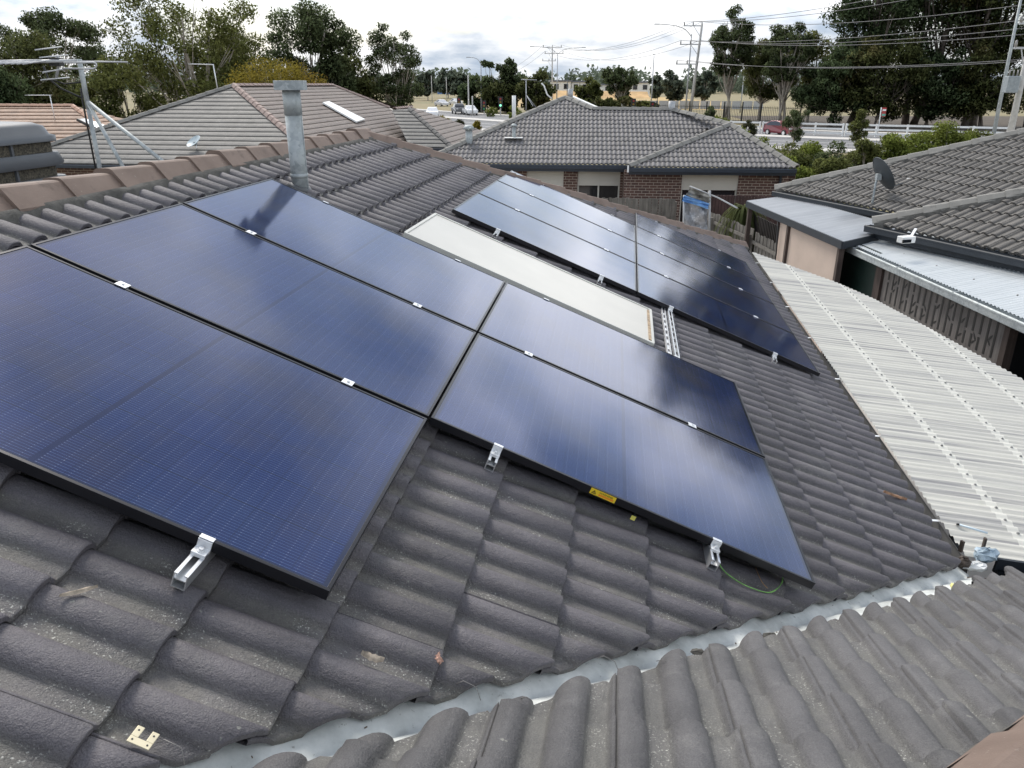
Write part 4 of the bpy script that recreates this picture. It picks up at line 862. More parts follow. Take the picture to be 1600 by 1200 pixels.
for t in (-.45, .0, .45):
    for ax in (0, 1):
        for s_ in (-1, 1):
            x, y = (t, s_*.565) if ax == 0 else (s_*.565, t); ca, sa = math.cos(-.15), math.sin(-.15)
            if t == 0.: MB().box((cx+x*ca-y*sa, cy+x*sa+y*ca, zt_-.4), (.022, .022, .5), rz=-.15).build('side_rib', COOL, ck)

loft([rrect(cx, cy, .5, .5, .08, H-1.9), rrect(cx, cy, .52, .52, .08, zt_-.78)], NAVYG, 'base_duct', ck, False)
# ---- television antenna on our roof
Ya = 5.5; e = empty('television_antenna', P(152, 262, Ya)-[0, 0, .3], 'large galvanised television antenna on a braced mast beside the cooler', 'antenna')
top = P(125, 100, Ya); bs = np.array([top[0], Ya, P(152, 262, Ya)[2]-.35]); tj = np.array([top[0], Ya, P(131, 158, Ya)[2]])
MB().tube([bs, tj+[0, 0, .05]], .014, 12).build('mast', GALV, e); MB().tube([tj-[0, 0, .05], top+[0, 0, .03]], .016, 12).build('mast_extension', GALV, e)
MB().tube([bs+[-.03, 0, .0], tj+[-.03, 0, 0], tj+[-.025, 0, .08]], .006, 6).build('downlead', BLACKP, e)
for bx, by, bY in ((192, 252, 5.2), (262, 247, 5.0)): MB().tube([tj, P(bx, by, bY)-[0, 0, .05]], .013, 8).build('brace', GALV, e)
MB().tube([tj+[-.03, 0, .02], tj+[-.16, 0, .08], P(75, 122, Ya), P(68, 103, Ya)], .006, 6).build('feed_cable', BLACKP, e)
MB().tube([P(75, 122, Ya-.05), P(100, 131, Ya), tj+[0, 0, .12]], .006, 6).build('feed_cable', BLACKP, e)
bo = MB().tube([P(-60, 98, Ya-.3), P(60, 96, Ya-.05), P(122, 95, Ya)], .011, 8).build('boom', STEELG, e)
m = MB(); rr = random.Random(3)
for x in np.arange(-55, 60, 9): m.tube([P(x, 98, Ya-.2)-[0, .12, .01], P(x+2, 97, Ya-.2)+[0, .12, .01]], .005, 6)
m.tube([P(-20, 97, Ya-.2), P(65, 95.5, Ya-.1)], .011, 8); m.build('director_row', STEELG, bo)
m = MB(); lp = [P(100, 98, Ya-.1), P(146, 97.5, Ya-.1), P(150, 99, Ya-.1), P(151, 102, Ya-.1), P(149, 106, Ya-.1), P(145, 107.5, Ya-.1), P(98, 107, Ya-.1)]; m.tube(lp, .0055, 8); m.build('folded_dipole', STEELG, bo)
MB().tube([P(120, 96, Ya+.05), P(200, 97, Ya+.2)], .0055, 8).build('rear_element', STEELG, bo)
for (xa, ya, xb, yb_) in ((55, 78, 96, 73), (62, 90, 106, 86), (67, 113, 112, 106), (64, 125, 108, 121)): MB().tube([P(xa, ya, Ya-.35), P(xb, yb_, Ya+.25)], .0045, 6).build('cross_element', STEELG, bo)
MB().tube([P(90, 88, Ya), P(92, 100, Ya), P(88, 123, Ya)], .009, 8).build('element_holder', STEELG, bo); MB().box(P(88, 97, Ya), (.07, .06, .05)).build('junction_box', BLACKP, bo)
# ================================================================== right neighbour
RZ = H-2.30; yr = R(-19.5); DR = np.array([math.sin(yr), math.cos(yr), 0]); UR = np.array([math.cos(yr), -math.sin(yr), 0])
right = empty('grey_tiled_house', (12, 14, 0), 'brown grey tiled house on the right with dark gutters', 'house')
gA = G(1213, 297, RZ); F1 = Facet(gA, -DR[:2]); h1 = 7.5
xe = F1.px(1400, 333)[0]
tiles('roof_tiles', F1, [(0, 0), (14, 0), (14, h1/C225), (h1, h1/C225)], TILE_RIGHT, right, fine=True, roll=.165, hgt=.034)
FBk = Facet(gA, -UR[:2]); tiles('roof_tiles', FBk, [(0, 0), (-2*h1, 0), (-h1, h1/C225)], TILE_RIGHT, right, fine=False)
gB = G(1366, 351, RZ); F2 = Facet(gB, -DR[:2])
tiles('roof_tiles', F2, [(.0, 0), (12, 0), (12, h1/C225), (h1, h1/C225)], TILE_RIGHT, right, fine=True, roll=.165, hgt=.034, x0=.05)
tipA, tipB = F1.w(h1, h1/C225), F2.w(h1, h1/C225)
caps('hip_caps', gA, tipA, CAP_GREY, right, w=.26, h=.085, step=.40); caps('hip_caps', gB+F2.n*.02, tipB, CAP_GREY, right, w=.26, h=.085, step=.40)
caps('ridge_caps', tipA, F1.w(14, h1/C225), CAP_GREY, right, w=.26, h=.085, step=.40)
F2b = Facet(gB, -UR[:2]); tiles('roof_tiles', F2b, [(0, 0), (-.6, 0), (-h1-.6, h1/C225), (-h1, h1/C225)], TILE_RIGHT, right, fine=False)
gutter('gutter', gA-[0, 0, .02], F1.w(xe+.5, 0)-[0, 0, .02], -UR, NAVYG, right, w=.12, d=.11)
gutter('gutter', gB-[0, 0, .02]+DR*.1, F2.w(12, 0)-[0, 0, .02], -UR, NAVYG, right, w=.12, d=.11)
m = MB(); m.uv = []
wall_quad(m, F1.w(14, 0)[:2]+UR[:2]*.45, gA[:2]+UR[:2]*.45-DR[:2]*.5, 0, RZ-.1); wall_quad(m, F2.w(12, 0)[:2]+UR[:2]*.45, gB[:2]+UR[:2]*.45-DR[:2]*.4, 0, RZ-.1)
m.build('wall', simple('dark render', (.05, .055, .065), .8), right)
m = MB(); m.bar(F1.w(-.02, 0)-[0, 0, .13]+UR*.01, F1.w(xe+.5, 0)-[0, 0, .13]+UR*.01, .02, .2); m.bar(gB-[0, 0, .13]+UR*.01, F2.w(12, 0)-[0, 0, .13]+UR*.01, .02, .2); m.build('fascia', NAVYG, right)
# verandah sheets and carport, edges along the boundary
def sheet_roof(name, quad, mat, parent, per=.076, amp=.008, rows=4, mname='corrugated_sheet'):
    """quad: far-left, near-left, near-right, far-right world corners; corrugations run left to right"""
    q0, q1, q2, q3 = [np.array(p, float) for p in quad]; L_ = np.linalg.norm(q1-q0); n = int(L_/per*8); m = MB(); m.uv = []; vs = []
    for i in range(n+1):
        t = i/n; a = q0+(q1-q0)*t; b = q3+(q2-q3)*t; hz = amp*math.cos(2*math.pi*i/8)
        for j in range(rows+1): vs.append(a+(b-a)*j/rows+np.array([0, 0, hz])); m.uv.append((t*L_, j/rows*np.linalg.norm(b-a)))
    r1 = rows+1; m.add(vs, [(r1*i+j, r1*(i+1)+j, r1*(i+1)+j+1, r1*i+j+1) for i in range(n) for j in range(rows)], True); return m.build(mname, mat, parent)
def metal_sheet(name, c1, c2, rough, met=.4):
    n = NT(name); f = n.noise(1., 5, .7, vec=n.uv, sv=(9, .5, 1)); k = n.ramp(f, [(.3, c1), (.7, c2)]); k = n.mix(n.g(n.noise(3, 5, .7), .6, .75, 0, .5), k, tuple(x*.75 for x in c1))
    n.col(k); n.set(Roughness=rough, Metallic=met); return n.m
V1 = metal_sheet('grey weathered sheet', (.36, .37, .385), (.50, .51, .52), .30, .45); V2 = metal_sheet('pale zinc sheet', (.52, .55, .56), (.66, .685, .69), .38, .3)
ZV = H-2.50
q_fl, q_nl = G(1167, 314, ZV), G(1317, 377, ZV); r_fl, r_nl = G(1221, 306.5, ZV+.10), G(1388, 357, ZV+.08)
ver = empty('verandah_roof', (q_fl+q_nl)/2*[1, 1, 0], 'dark shining grey metal verandah roof beside the satellite dish', 'verandah roof')
extA = (r_fl+UR*.25)*[1, 1, 0]+[0, 0, ZV+.11]; rightmid = F1.w(F1.px(1405, 333)[0], 0)-[0, 0, .18]
sheet_roof('v', (q_fl, q_nl, r_nl+UR*.35, r_fl+UR*.2), V1, ver)
m = MB(); m.bar(q_fl-[0, 0, .07], q_nl-[0, 0, .07], .04, .13); m.bar(q_nl-[0, 0, .075], r_nl-[0, 0, .06]+UR*.3, .04, .12); m.build('edge_beam', NAVYG, ver)
for t in (.02, .5, .97):
    p = q_fl+(q_nl-q_fl)*t+[.06, 0, 0]; MB().bar((p[0], p[1], 0), (p[0], p[1], ZV-.12), .09, .09, (1, 0, 0)).build('post', DTIMBER, ver)
ZC = H-2.62; c_fl, c_nl = G(1322, 377.5, ZC), G(1322, 377.5, ZC)*[1, 1, 0]+np.array([0, 0, ZC])
gdir = G(1600, 500, ZC)-G(1320, 378, ZC); gdir /= np.linalg.norm(gdir); c_nl = c_fl+gdir*9.5; c_fr = G(1384, 366, ZC+.09)+UR*.6; c_nr = c_nl+UR*3.2+[0, 0, .22]
port = empty('carport_roof', (c_fl+c_nl)/2*[1, 1, 0], 'pale zinc carport roof with galvanised gutter and patterned screen wall below', 'carport')
sheet_roof('c', (c_fl, c_nl, c_nr, c_fr+[0, 0, .03]), V2, port)
sideO = np.cross(gdir, (0, 0, 1)); sideO *= -1 if sideO[0] > 0 else 1
gutter('gutter', c_fl-[0, 0, .015]+sideO*(-.03), c_nl-[0, 0, .015]+sideO*(-.03), sideO, GALV, port, w=.13, d=.11, brackets=7, bm=GALV)
m = MB()
for k in range(int(9.5/.9)):
    for t in (.25, .6): p = c_fl+(c_nl-c_fl)*((k+.5)*.9/9.5); q_ = c_fr+(c_nr-c_fr)*((k+.5)*.9/9.5); s_ = p+(q_-p)*t; m.tube([s_, s_+[0, 0, .016]], .012, 6)
o = m.build('roof_screws', simple('dull screw heads', (.28, .28, .27)), port); o['kind'] = 'stuff'
# wall line under the carport gutter
wx = c_fl-sideO*.10; wd_ = gdir*[1, 1, 0]; wd_ /= np.linalg.norm(wd_)
def W(t, z, off=0.): q_ = wx+wd_*t-sideO*off; return np.array([q_[0], q_[1], z])
ztop = ZC-.12
tt = lambda px: float((plane_hit(px, 450, wx, np.cross(wd_, (0, 0, 1)))-wx)@wd_)
t_g0, t_g1, t_l0, t_l1 = tt(1306), tt(1368), tt(1383), tt(1588)
gp = empty('green_screen_panel', W(t_g0, 0), 'dark green wall sheet between the beige sheet and the patterned screen', 'wall panel')
MB().bar(W(t_g0+.05, 1.3), W(t_g1, 1.3), .03, 2.1).build('sheet', simple('dark green sheet', (.008, .022, .018), .5, var=.2), gp)
MB().bar(W(t_g1+.05, .1), W(t_g1+.05, ztop), .10, .10, (1, 0, 0)).build('post', DTIMBER, gp)
sc2 = empty('patterned_screen', W(t_l0, 0), 'brown patterned garden screen with slots and leaf cut-outs under the zinc gutter', 'screen')
zl0, zl1 = ztop-.62, ztop-.02
m = MB(); m.bar(W(t_l0-.1, (zl0+zl1)/2, -.0), W(t_l1, (zl0+zl1)/2, -.0), .02, zl1-zl0); m.build('screen_board', wood_mat('screen board', (.12, .108, .10), (.22, .20, .185), 2, 18), sc2)
m = MB(); rr = random.Random(5); n_s = int((t_l1-t_l0)/.155)
def leafshape(t, z, L_, w_, ang):
    c_, s_ = math.cos(ang), math.sin(ang); pts = []
    for u_, v_ in ((-.5, 0), (-.2, .5), (.2, .4), (.5, 0), (.2, -.4), (-.2, -.5)): x = u_*L_; y = v_*w_; pts.append(W(t+x*c_-y*s_, z+x*s_+y*c_, -.0125))
    m.prism(pts, sideO*.002)
for k in range(n_s):
    t = t_l0+.08+k*.155; zc_ = zl0+.05; hgt_ = zl1-zl0-.08; br_ = rr.choice((0, .35, .6))
    if br_: m.hexa([W(t-.02, zc_, -.011), W(t+.02, zc_, -.011), W(t+.02, zc_, -.0145), W(t-.02, zc_, -.0145), W(t-.02, zc_+hgt_*br_, -.011), W(t+.02, zc_+hgt_*br_, -.011), W(t+.02, zc_+hgt_*br_, -.0145), W(t-.02, zc_+hgt_*br_, -.0145)])
    z2 = zc_+hgt_*br_+(.04 if br_ else 0); m.hexa([W(t-.02, z2, -.011), W(t+.02, z2, -.011), W(t+.02, z2, -.0145), W(t-.02, z2, -.0145), W(t-.02, zc_+hgt_, -.011), W(t+.02, zc_+hgt_, -.011), W(t+.02, zc_+hgt_, -.0145), W(t-.02, zc_+hgt_, -.0145)])
    if k % 2: leafshape(t+.07, zc_+hgt_*rr.uniform(.3, .8), .13, .035, rr.choice((.9, 2.2))); leafshape(t+.06, zc_+hgt_*rr.uniform(.1, .5), .10, .03, rr.choice((.7, 2.4)))
m.build('black_cutout_shapes', BLACKP, sc2)  # black shapes laid on the board for the shade in its openings
m = MB(); m.bar(W(t_l0-.15, zl0-.10, .03), W(t_l1, zl0-.10, .03), .16, .14); m.bar(W(t_l0-.15, zl0-.95, .0), W(t_l1+3, zl0-.95, .0), .04, 1.5); m.build('sill_beam', simple('weathered brown beam', (.075, .065, .06), .85, var=.25), sc2)
for t in (t_l0-.14, t_l1+.1): MB().bar(W(t, .05), W(t, ztop), .11, .11, (1, 0, 0)).build('post', DTIMBER, sc2)
MB().bar(W(t_l1+.2, 1.2, .3), W(t_l1+3, 1.2, .3), .03, 2.4).build('opening_shade_sheet', BLACKP, sc2)  # solid black sheet put in for the shade inside the opening
be = empty('beige_wall_sheet', W(-2, 0), 'pale beige wall sheet below the dark verandah edge beam', 'wall panel')
wq0 = q_nl+(q_fl-q_nl)*.03; b0_, b1_ = plane_hit(1208, 400, q_fl, np.cross(q_nl-q_fl, (0, 0, 1))), plane_hit(1306, 400, q_fl, np.cross(q_nl-q_fl, (0, 0, 1)))
MB().bar((b0_[0]+.08, b0_[1], 1.2), (b1_[0]+.08, b1_[1], 1.2), .03, 2.4-.02).build('sheet', simple('beige render sheet', (.46, .37, .31), .8, var=.08, scale=2), be)
MB().tube([(b0_[0]+.02, b0_[1]-.05, .1), (b0_[0]+.03, b0_[1]-.08, 1.7), (b0_[0]+.0, b0_[1]-.02, ZV-.1)], .015, 6).build('cable', BLACKP, be)
# floodlight box and dish on the right house
fl_ = P(1416, 374, 12.0); e = empty('floodlight', fl_, 'small white floodlight box under the near dark gutter of the right house', 'floodlight')
MB().box(fl_, (.24, .14, .10), rz=.3).build('lamp_body', WHITEP, e, bevel=.01); MB().box(fl_+np.array([-.03, -.085, -.012]), (.16, .02, .05), rz=.3).build('lamp_glass', WGLASS, e); MB().bar(fl_+[.05, 0, .0], fl_+[.25, .25, .12], .04, .02).build('bracket', ALUW, e)
bD = F1.w(*F1.px(1362, 322)); cD = P(1376, 274, bD[1]+.15); lD = P(1421, 281, bD[1]+.55)
dish('satellite_dish', bD, cD, (.80, .12, .50), .36, simple('charcoal dish', (.045, .055, .062), .45), 'charcoal satellite dish on a galvanised pole at the right house gutter', lD, .022, .82)
# ================================================================== fences, tarp frame, grass tree
def paling_fence(name, a, b, h, label, par_n, w=.10, group=None, post_every=2.4, zoff=0., seed=1, h_end=None):
    e = empty(name, [*a, 0], label, 'fence', group); a, b = np.array([*a, 0.]), np.array([*b, 0.]); L_ = np.linalg.norm(b-a); d = (b-a)/L_; s_ = np.cross(d, (0, 0, 1)); rr = random.Random(seed); m = MB(); n = int(L_/w)
    for i in range(n):
        t = (i+.5)*w; hh_ = h+((h_end or h)-h)*t/L_+rr.uniform(-.02, .02); off = .012*(i % 2)+rr.uniform(-.003, .003); c = a+d*t+s_*off; lean = rr.uniform(-.012, .012)
        m.hexa([c-d*w*.49-s_*.007, c+d*w*.49-s_*.007, c+d*w*.49+s_*.007, c-d*w*.49+s_*.007]+[p+d*lean+[0, 0, hh_+q_] for p, q_ in ((c-d*w*.47-s_*.007, 0), (c+d*w*.47-s_*.007, rr.uniform(-.01, .01)), (c+d*w*.47+s_*.007, 0), (c-d*w*.47+s_*.007, 0))])
    m.build('palings', PALING, e)
    m = MB()
    for z in (.35, h*.55, h-.22): m.bar(a+s_*-.04+[0, 0, z], b+s_*-.04+[0, 0, z+((h_end or h)-h)*(z/h)], .04, .07)
    m.build('rails', PALING, e)
    for i in range(int(L_/post_every)+1):
        p = a+d*min(i*post_every, L_)-s_*.10; MB().bar(p, p+[0, 0, h-.1], .10, .10, (1, 0, 0)).build('post', PALING, e)
fa, fb2, fc = G(1090, 322, 1.8)[:2], G(1178, 359, 1.8)[:2], G(1310, 424, 1.8)[:2]
paling_fence('paling_fence', fb2, fa, 1.8, 'farther stretch of weathered paling fence behind the hip end, right of the wrapped frame', 1, seed=2)
paling_fence('paling_fence', fc, fb2+(fc-fb2)*.02, 1.76, 'nearer stretch of weathered paling fence running to the dark green panel', 1, seed=3)
paling_fence('paling_fence', G(930, 309, 1.75)[:2], G(1056, 310.5, 1.75)[:2], 1.75, 'grey paling fence in front of the brick wall of the middle house', 1, seed=4)
bp = G(1060, 372, 1.4); 
def film():
    n = NT('clear plastic wrap'); f = n.noise(3, 5, .65); n.col(n.ramp(f, [(.35, (.12, .125, .13)), (.56, (.30, .31, .33)), (.66, (.85, .87, .9))])); n.set(Roughness=.18); n.b.inputs['Specular IOR Level'].default_value = .9; n.bump(n.noise(2.2, 4), .9, .15); return n.m
tf = empty('plastic_wrapped_frame', G(1088, 330, .0)*0+[4.6, 18.9, 0], 'leaning frame wrapped in shiny clear plastic with a bright blue tarp band', 'wrapped frame')
Yt = 18.9
def sheetmesh(c4, mat, name, par, amp=.03, n=18, seed=1):
    rr = random.Random(seed); q0, q1, q2, q3 = [np.array(c) for c in c4]; m = MB(); vs = []
    for side in (0, .03):
        for i in range(n+1):
            for j in range(n+1):
                u_, v_ = i/n, j/n; p = (q0*(1-u_)+q1*u_)*(1-v_)+(q3*(1-u_)+q2*u_)*v_; vs.append(p+[0, side+amp*(math.sin(7*u_+5*v_+seed)+.6*math.sin(13*v_-6*u_)), 0])
    k = (n+1)**2; fs = [(b_+i*(n+1)+j, b_+(i+1)*(n+1)+j, b_+(i+1)*(n+1)+j+1, b_+i*(n+1)+j+1) for b_ in (0, k) for i in range(n) for j in range(n)]
    m.add(vs, fs, True); return m.build(name, mat, par)
sheetmesh([P(1068, 365, Yt), P(1104, 378, Yt), P(1106, 322, Yt), P(1071, 312, Yt)], film(), 'plastic_sheet', tf, .04, 18, 2)
sheetmesh([P(1066, 314, Yt-.1), P(1107, 327, Yt-.1), P(1108, 318, Yt-.1), P(1070, 305, Yt-.1)], simple('bright blue tarp', (.15, .32, .60), .4, var=.25, scale=8), 'blue_tarp_band', tf, .05, 14, 5)
sheetmesh([P(1073, 305, Yt), P(1107, 318, Yt), P(1112, 306, Yt), P(1078, 292, Yt)], simple('dirty shade cloth', (.26, .25, .22), .8, var=.7, scale=5), 'shade_cloth', tf, .05, 14, 8)
MB().tube([P(1078, 291, Yt), P(1122, 309, Yt), P(1152, 325, Yt-1)], .02, 6).build('top_pole', STEELG, tf)
for x0_, y0_, y1_ in ((1108, 385, 298), (1068, 375, 305)): MB().tube([P(x0_, y0_, Yt), P(x0_+1, y1_, Yt)], .03, 6).build('side_pole', STEELG, tf)
def strap_plant(name, base, h, r_, n, mat, label, cat, seed=1, wl=.03):
    e = empty(name, base, label, cat); rr = random.Random(seed); m = MB()
    for i in range(n):
        az = rr.uniform(0, 2*math.pi); L_ = r_*rr.uniform(.6, 1.1); d = np.array([math.cos(az), math.sin(az), 0]); s_ = np.array([-d[1], d[0], 0]); vs = []; rise = rr.uniform(.2, 1.)
        for k in range(6):
            t = k/5; p = np.array(base)+[0, 0, h*.75]+d*L_*t+[0, 0, h*(.5*rise*t-.75*t*t)]; w_ = wl*(1-t*.9); vs += [p-s_*w_, p+s_*w_]
        m.add(vs, [(2*k, 2*k+1, 2*k+3, 2*k+2) for k in range(5)], True)
    m.build('leaves', mat, e); MB().tube([base, np.array(base)+[0, 0, h*.75]], [.10, .07], 8).build('stem', BARKD, e)
sp = P(1160, 352, 19.3); strap_plant('strap_leaf_plant', [sp[0], sp[1], 0], 2.6, .85, 240, LEAF_DK2, 'dark strappy leaved plant drooping in front of the brown sheet fence', 'plant', 4, .025)
e = empty('brown_sheet_fence', P(1130, 320, 21.5)*[1, 1, 0], 'dark red brown ribbed sheet fence behind the strappy plant', 'fence')
m = MB(); 
for i in range(46):
    p = np.array([4.9+i*.085, 21.6-i*.012, 1.05]); m.box(p, (.075, .02+.015*(i % 2), 2.1))
m.build('ribbed_sheets', simple('dark red brown sheet', (.06, .03, .027), .7, var=.5, scale=2), e)
e = empty('dark_gate', P(1235, 330, 16.5)*[1, 1, 0], 'dark vertical slat gate between the paling fence and the beige sheet', 'gate'); m = MB()
g0, g1 = W(-5.6, 0, .12), W(-3.4, 0, .12)
for i in range(22): p = g0+(g1-g0)*i/21; m.box((p[0], p[1], .95), (.03, .06, 2.0))
m.build('slats', simple('black timber slats', (.025, .02, .018), .8, var=.5), e)
# ================================================================== ground, roads
def poly_sheet(name, pts, z, mat, kind='structure', t=0):
    m = MB(); m.add([(p[0], p[1], z) for p in pts], [tuple(range(len(pts)))]); o = m.build(name, mat); tag(o, kind=kind); return o
def gr(x, y): return G(x, y, 0)[:2]
n = NT('dry grass ground'); f = n.noise(.03, 6, .6); k = n.ramp(f, [(.35, (.145, .13, .065)), (.5, (.23, .19, .10)), (.68, (.12, .13, .06))]); k = n.mix(n.g(n.noise(1.2, 5), .35, .7, 0, .4), k, (.30, .24, .13)); n.col(k); n.set(Roughness=.95); GRASS = n.m
tag(MB().add([(-1500, -400, 0), (1600, -400, 0), (1600, 2600, 0), (-1500, 2600, 0)], [(0, 1, 2, 3)]).build('ground', GRASS), kind='structure')
GOLD = simple('golden dry field', (.42, .30, .13), .95, var=.25, scale=.06)
poly_sheet('dry_field', [(-10, 190), (44, 165), (62, 230), (60, 330), (-20, 330)], .004, GOLD)
poly_sheet('paved_yard', [(-20, 6), (12, 4), (9, 21.6), (-6, 22)], .004, PAVE)
poly_sheet('tree_bed', [(31, 92), (52, 77), (110, 60), (130, 130), (36, 135)], .006, simple('shade dark tree ground', (.075, .058, .040), .95, var=.4, scale=.6))  # shadow and brown growth under the gums put into one dark ground colour
# arterial road: centre line from far left to the right, in front of the trees
ctr = [(-190, 480), (-110, 330), (-55, 215), (-22, 150), (2, 112), (22, 86.5), (45, 70), (80, 52), (130, 30)]
cs_ = spline([(x, y, 0) for x, y in ctr], 8)
def ribbon(name, off0, off1, z, mat, h=0., kind='structure'):
    m = MB(); vs = []
    for i, p in enumerate(cs_):
        d = cs_[min(i+1, len(cs_)-1)]-cs_[max(i-1, 0)]; d /= np.linalg.norm(d); s_ = np.array([-d[1], d[0], 0])
        for o_ in (off0, off1):
            q_ = p+s_*o_; vs += [(q_[0], q_[1], z), (q_[0], q_[1], z+h)] if h else [(q_[0], q_[1], z)]
    k_ = 4 if h else 2
    for i in range(len(cs_)-1):
        a = i*k_
        if h: m.f += [(a+1, a+3, a+k_+3, a+k_+1), (a, a+1, a+k_+1, a+k_), (a+2, a+k_+2, a+k_+3, a+3)]; m.sm += [False]*3; m.mi += [0]*3
        else: m.f += [(a, a+1, a+3, a+2)]; m.sm += [False]; m.mi += [0]
    m.v = [tuple(map(float, v)) for v in vs]; o = m.build(name, mat); tag(o, kind=kind); return o
ribbon('road', -15, 9, .008, ASPH); ribbon('median_kerb', -3.6, -.8, .010, PAVE, .13); ribbon('pavement', 9.0, 11, .010, PAVE, .12); ribbon('verge_kerb', -18, -15, .010, PAVE, .12)
for o0 in (5.1, 1.9, -7.2, -11): ribbon('lane_marking', o0, o0+.16, .012, LINEW)
def along(s_m, off, z=0.):      # a point beside the road: index along centre line, offset
    i = min(max(s_m, 0), len(cs_)-2); j = int(i); p = cs_[j]+(cs_[j+1]-cs_[j])*(i-j); d = cs_[j+1]-cs_[j]; d /= np.linalg.norm(d); return p+np.array([-d[1], d[0], 0])*off+[0, 0, z], math.atan2(d[1], d[0])
# white post and rail fence along the far side of the road
def rail_fence(name, a, b, label, h=1.25, sp=2.6):
    a, b = np.array([*a, 0.]), np.array([*b, 0.]); L_ = np.linalg.norm(b-a); d = (b-a)/L_; e = empty(name, a, label, 'fence', 'white rail fences along the road'); n = round(L_/sp)
    for k in range(3):
        z = h-.12-.42*k; MB().bar(a+[0, 0, z], b+[0, 0, z], .06, .17).build('rail', WHITEP, e)
    for i in range(n+1): p = a+d*L_*i/n; MB().bar(p+[0, .10, 0], p+[0, .10, h], .14, .14, (1, 0, 0)).build('post', WHITEP, e)
pf = [G(1120, 206)[:2], G(1195, 209)[:2], G(1330, 212.5)[:2], G(1490, 223)[:2]]
pf = [np.array([21.0, 89.0]), np.array([26.5, 85.5]), np.array([33.5, 81.0]), np.array([46.0, 74.5])]
rail_fence('rail_fence', pf[0], pf[1]-[.15, 0], 'white post and rail fence section left of the red car'); rail_fence('rail_fence', pf[1]+[.15, 0], pf[2]-[.15, 0], 'white post and rail fence section behind the red car'); rail_fence('rail_fence', pf[2]+[.15, 0], pf[3], 'long white rail fence section right of the red car, below the bus stop sign')
# black steel picket fence in the field
e = empty('steel_picket_fence', (26, 112, 0), 'black steel picket fence and gate in front of the dry field', 'fence'); a, b = np.array([21, 118, 0.]), np.array([37, 104, 0.]); m = MB()
for i in range(90): p = a+(b-a)*i/89; m.bar(p, p+[0, 0, 2.2], .035, .035, (1, 0, 0))
m.build('pickets', BLACKP, e); m = MB()
for z in (.3, 2.0): m.bar(a+[0, 0, z], b+[0, 0, z], .05, .06)
m.build('rails', BLACKP, e)
for i in range(9): p = a+(b-a)*i/8; MB().bar(p, p+[0, 0, 2.7], .14, .14, (1, 0, 0)).build('post', BLACKP, e)
e = empty('grey_panel_fence', (33, 172, 0), 'pale grey fence line far behind the dry field', 'fence'); m = MB(); 
for i in range(14): m.box((24+i*2.1, 176-i*.5, .8), (2.0, .06, 1.6))
m.build('panels', STEELG, e)
# ================================================================== poles, lights, wires, signs
def lamp_post(base, h, arms, label, r_=.09, mat=STEELG, lean=0.):
    e = empty('street_lamp', base, label, 'street lamp', 'street lamps along the road'); b = np.array(base); t = b+[lean, 0, h]; MB().tube([b, b+(t-b)*.5, t], [r_, r_*.8, r_*.55], 8).build('pole', mat, e)
    for ax, ay, az in arms:
        q_ = t+[ax, ay, az]; MB().tube(spline([t-[0, 0, .3], t+[ax*.25, ay*.25, az*.55], t+[ax*.6, ay*.6, az*.88], q_], 4), r_*.42, 6).build('arm', mat, e)
        hd = np.array([ax, ay, 0])/np.linalg.norm([ax, ay]); MB().box(q_+hd*.35, (.75, .28, .13), rz=math.atan2(hd[1], hd[0])).build('lamp_head', simple('lamp head', (.35, .36, .37), .5), e)
def pbase(x, Y): p = P(x, 150, Y); return np.array([p[0], Y, 0.])
def ht(y, Y): return P(800, y, Y)[2]
lamp_post(pbase(752, 150), ht(98, 150), [(-1.9, 0, .9)], 'street lamp with one short arm, farther left near the traffic lights', .14)
lamp_post(pbase(870, 165), ht(82, 165), [(-4.8, 0, 1.1), (4.8, 0, .9)], 'tall street lamp with two long arms above the middle house apex', .13)
lamp_post(pbase(886, 120), ht(126, 120), [(.7, 0, 1.2)], 'small dark street lamp with a hooked top behind the house apex', .09, simple('dark pole', (.10, .11, .12), .5))
lamp_post(pbase(1018, 140), ht(88, 140), [(.3, 2, .4)], 'plain street lamp pole standing alone above the middle ridge', .12)
lamp_post(pbase(1073, 118), ht(53, 118), [(-4.6, 0, 1.25)], 'street lamp with a long left arm beside the big power pole', .14)
lamp_post(pbase(1159, 150), ht(121, 150), [(.6, 1, .3)], 'short pole in the field between the gum trees', .11)
for i, (x, y, Y) in enumerate(((732, 117, 140), (738, 150, 135))):
    e = empty('plain_pole', pbase(x, Y), ('tall bare grey pole left of the traffic lights', 'short bare grey pole left of the traffic lights')[i], 'pole'); MB().tube([pbase(x, Y), pbase(x, Y)+[0, 0, ht(y, Y)]], [.14, .10], 8).build('shaft', CONC, e)
for i, (x, y, Y) in enumerate(((803, 150, 110), (675, 118, 230), (698, 120, 230))):
    e = empty('plain_pole', pbase(x, Y), ('short white topped pole left of the middle house roof', 'distant thin pole by the left road, nearer the gum tree', 'distant thin pole by the left road, nearer the blue shed')[i], 'pole'); MB().tube([pbase(x, Y), pbase(x, Y)+[0, 0, ht(y, Y)]], [.11, .09], 8).build('shaft', CONC, e)
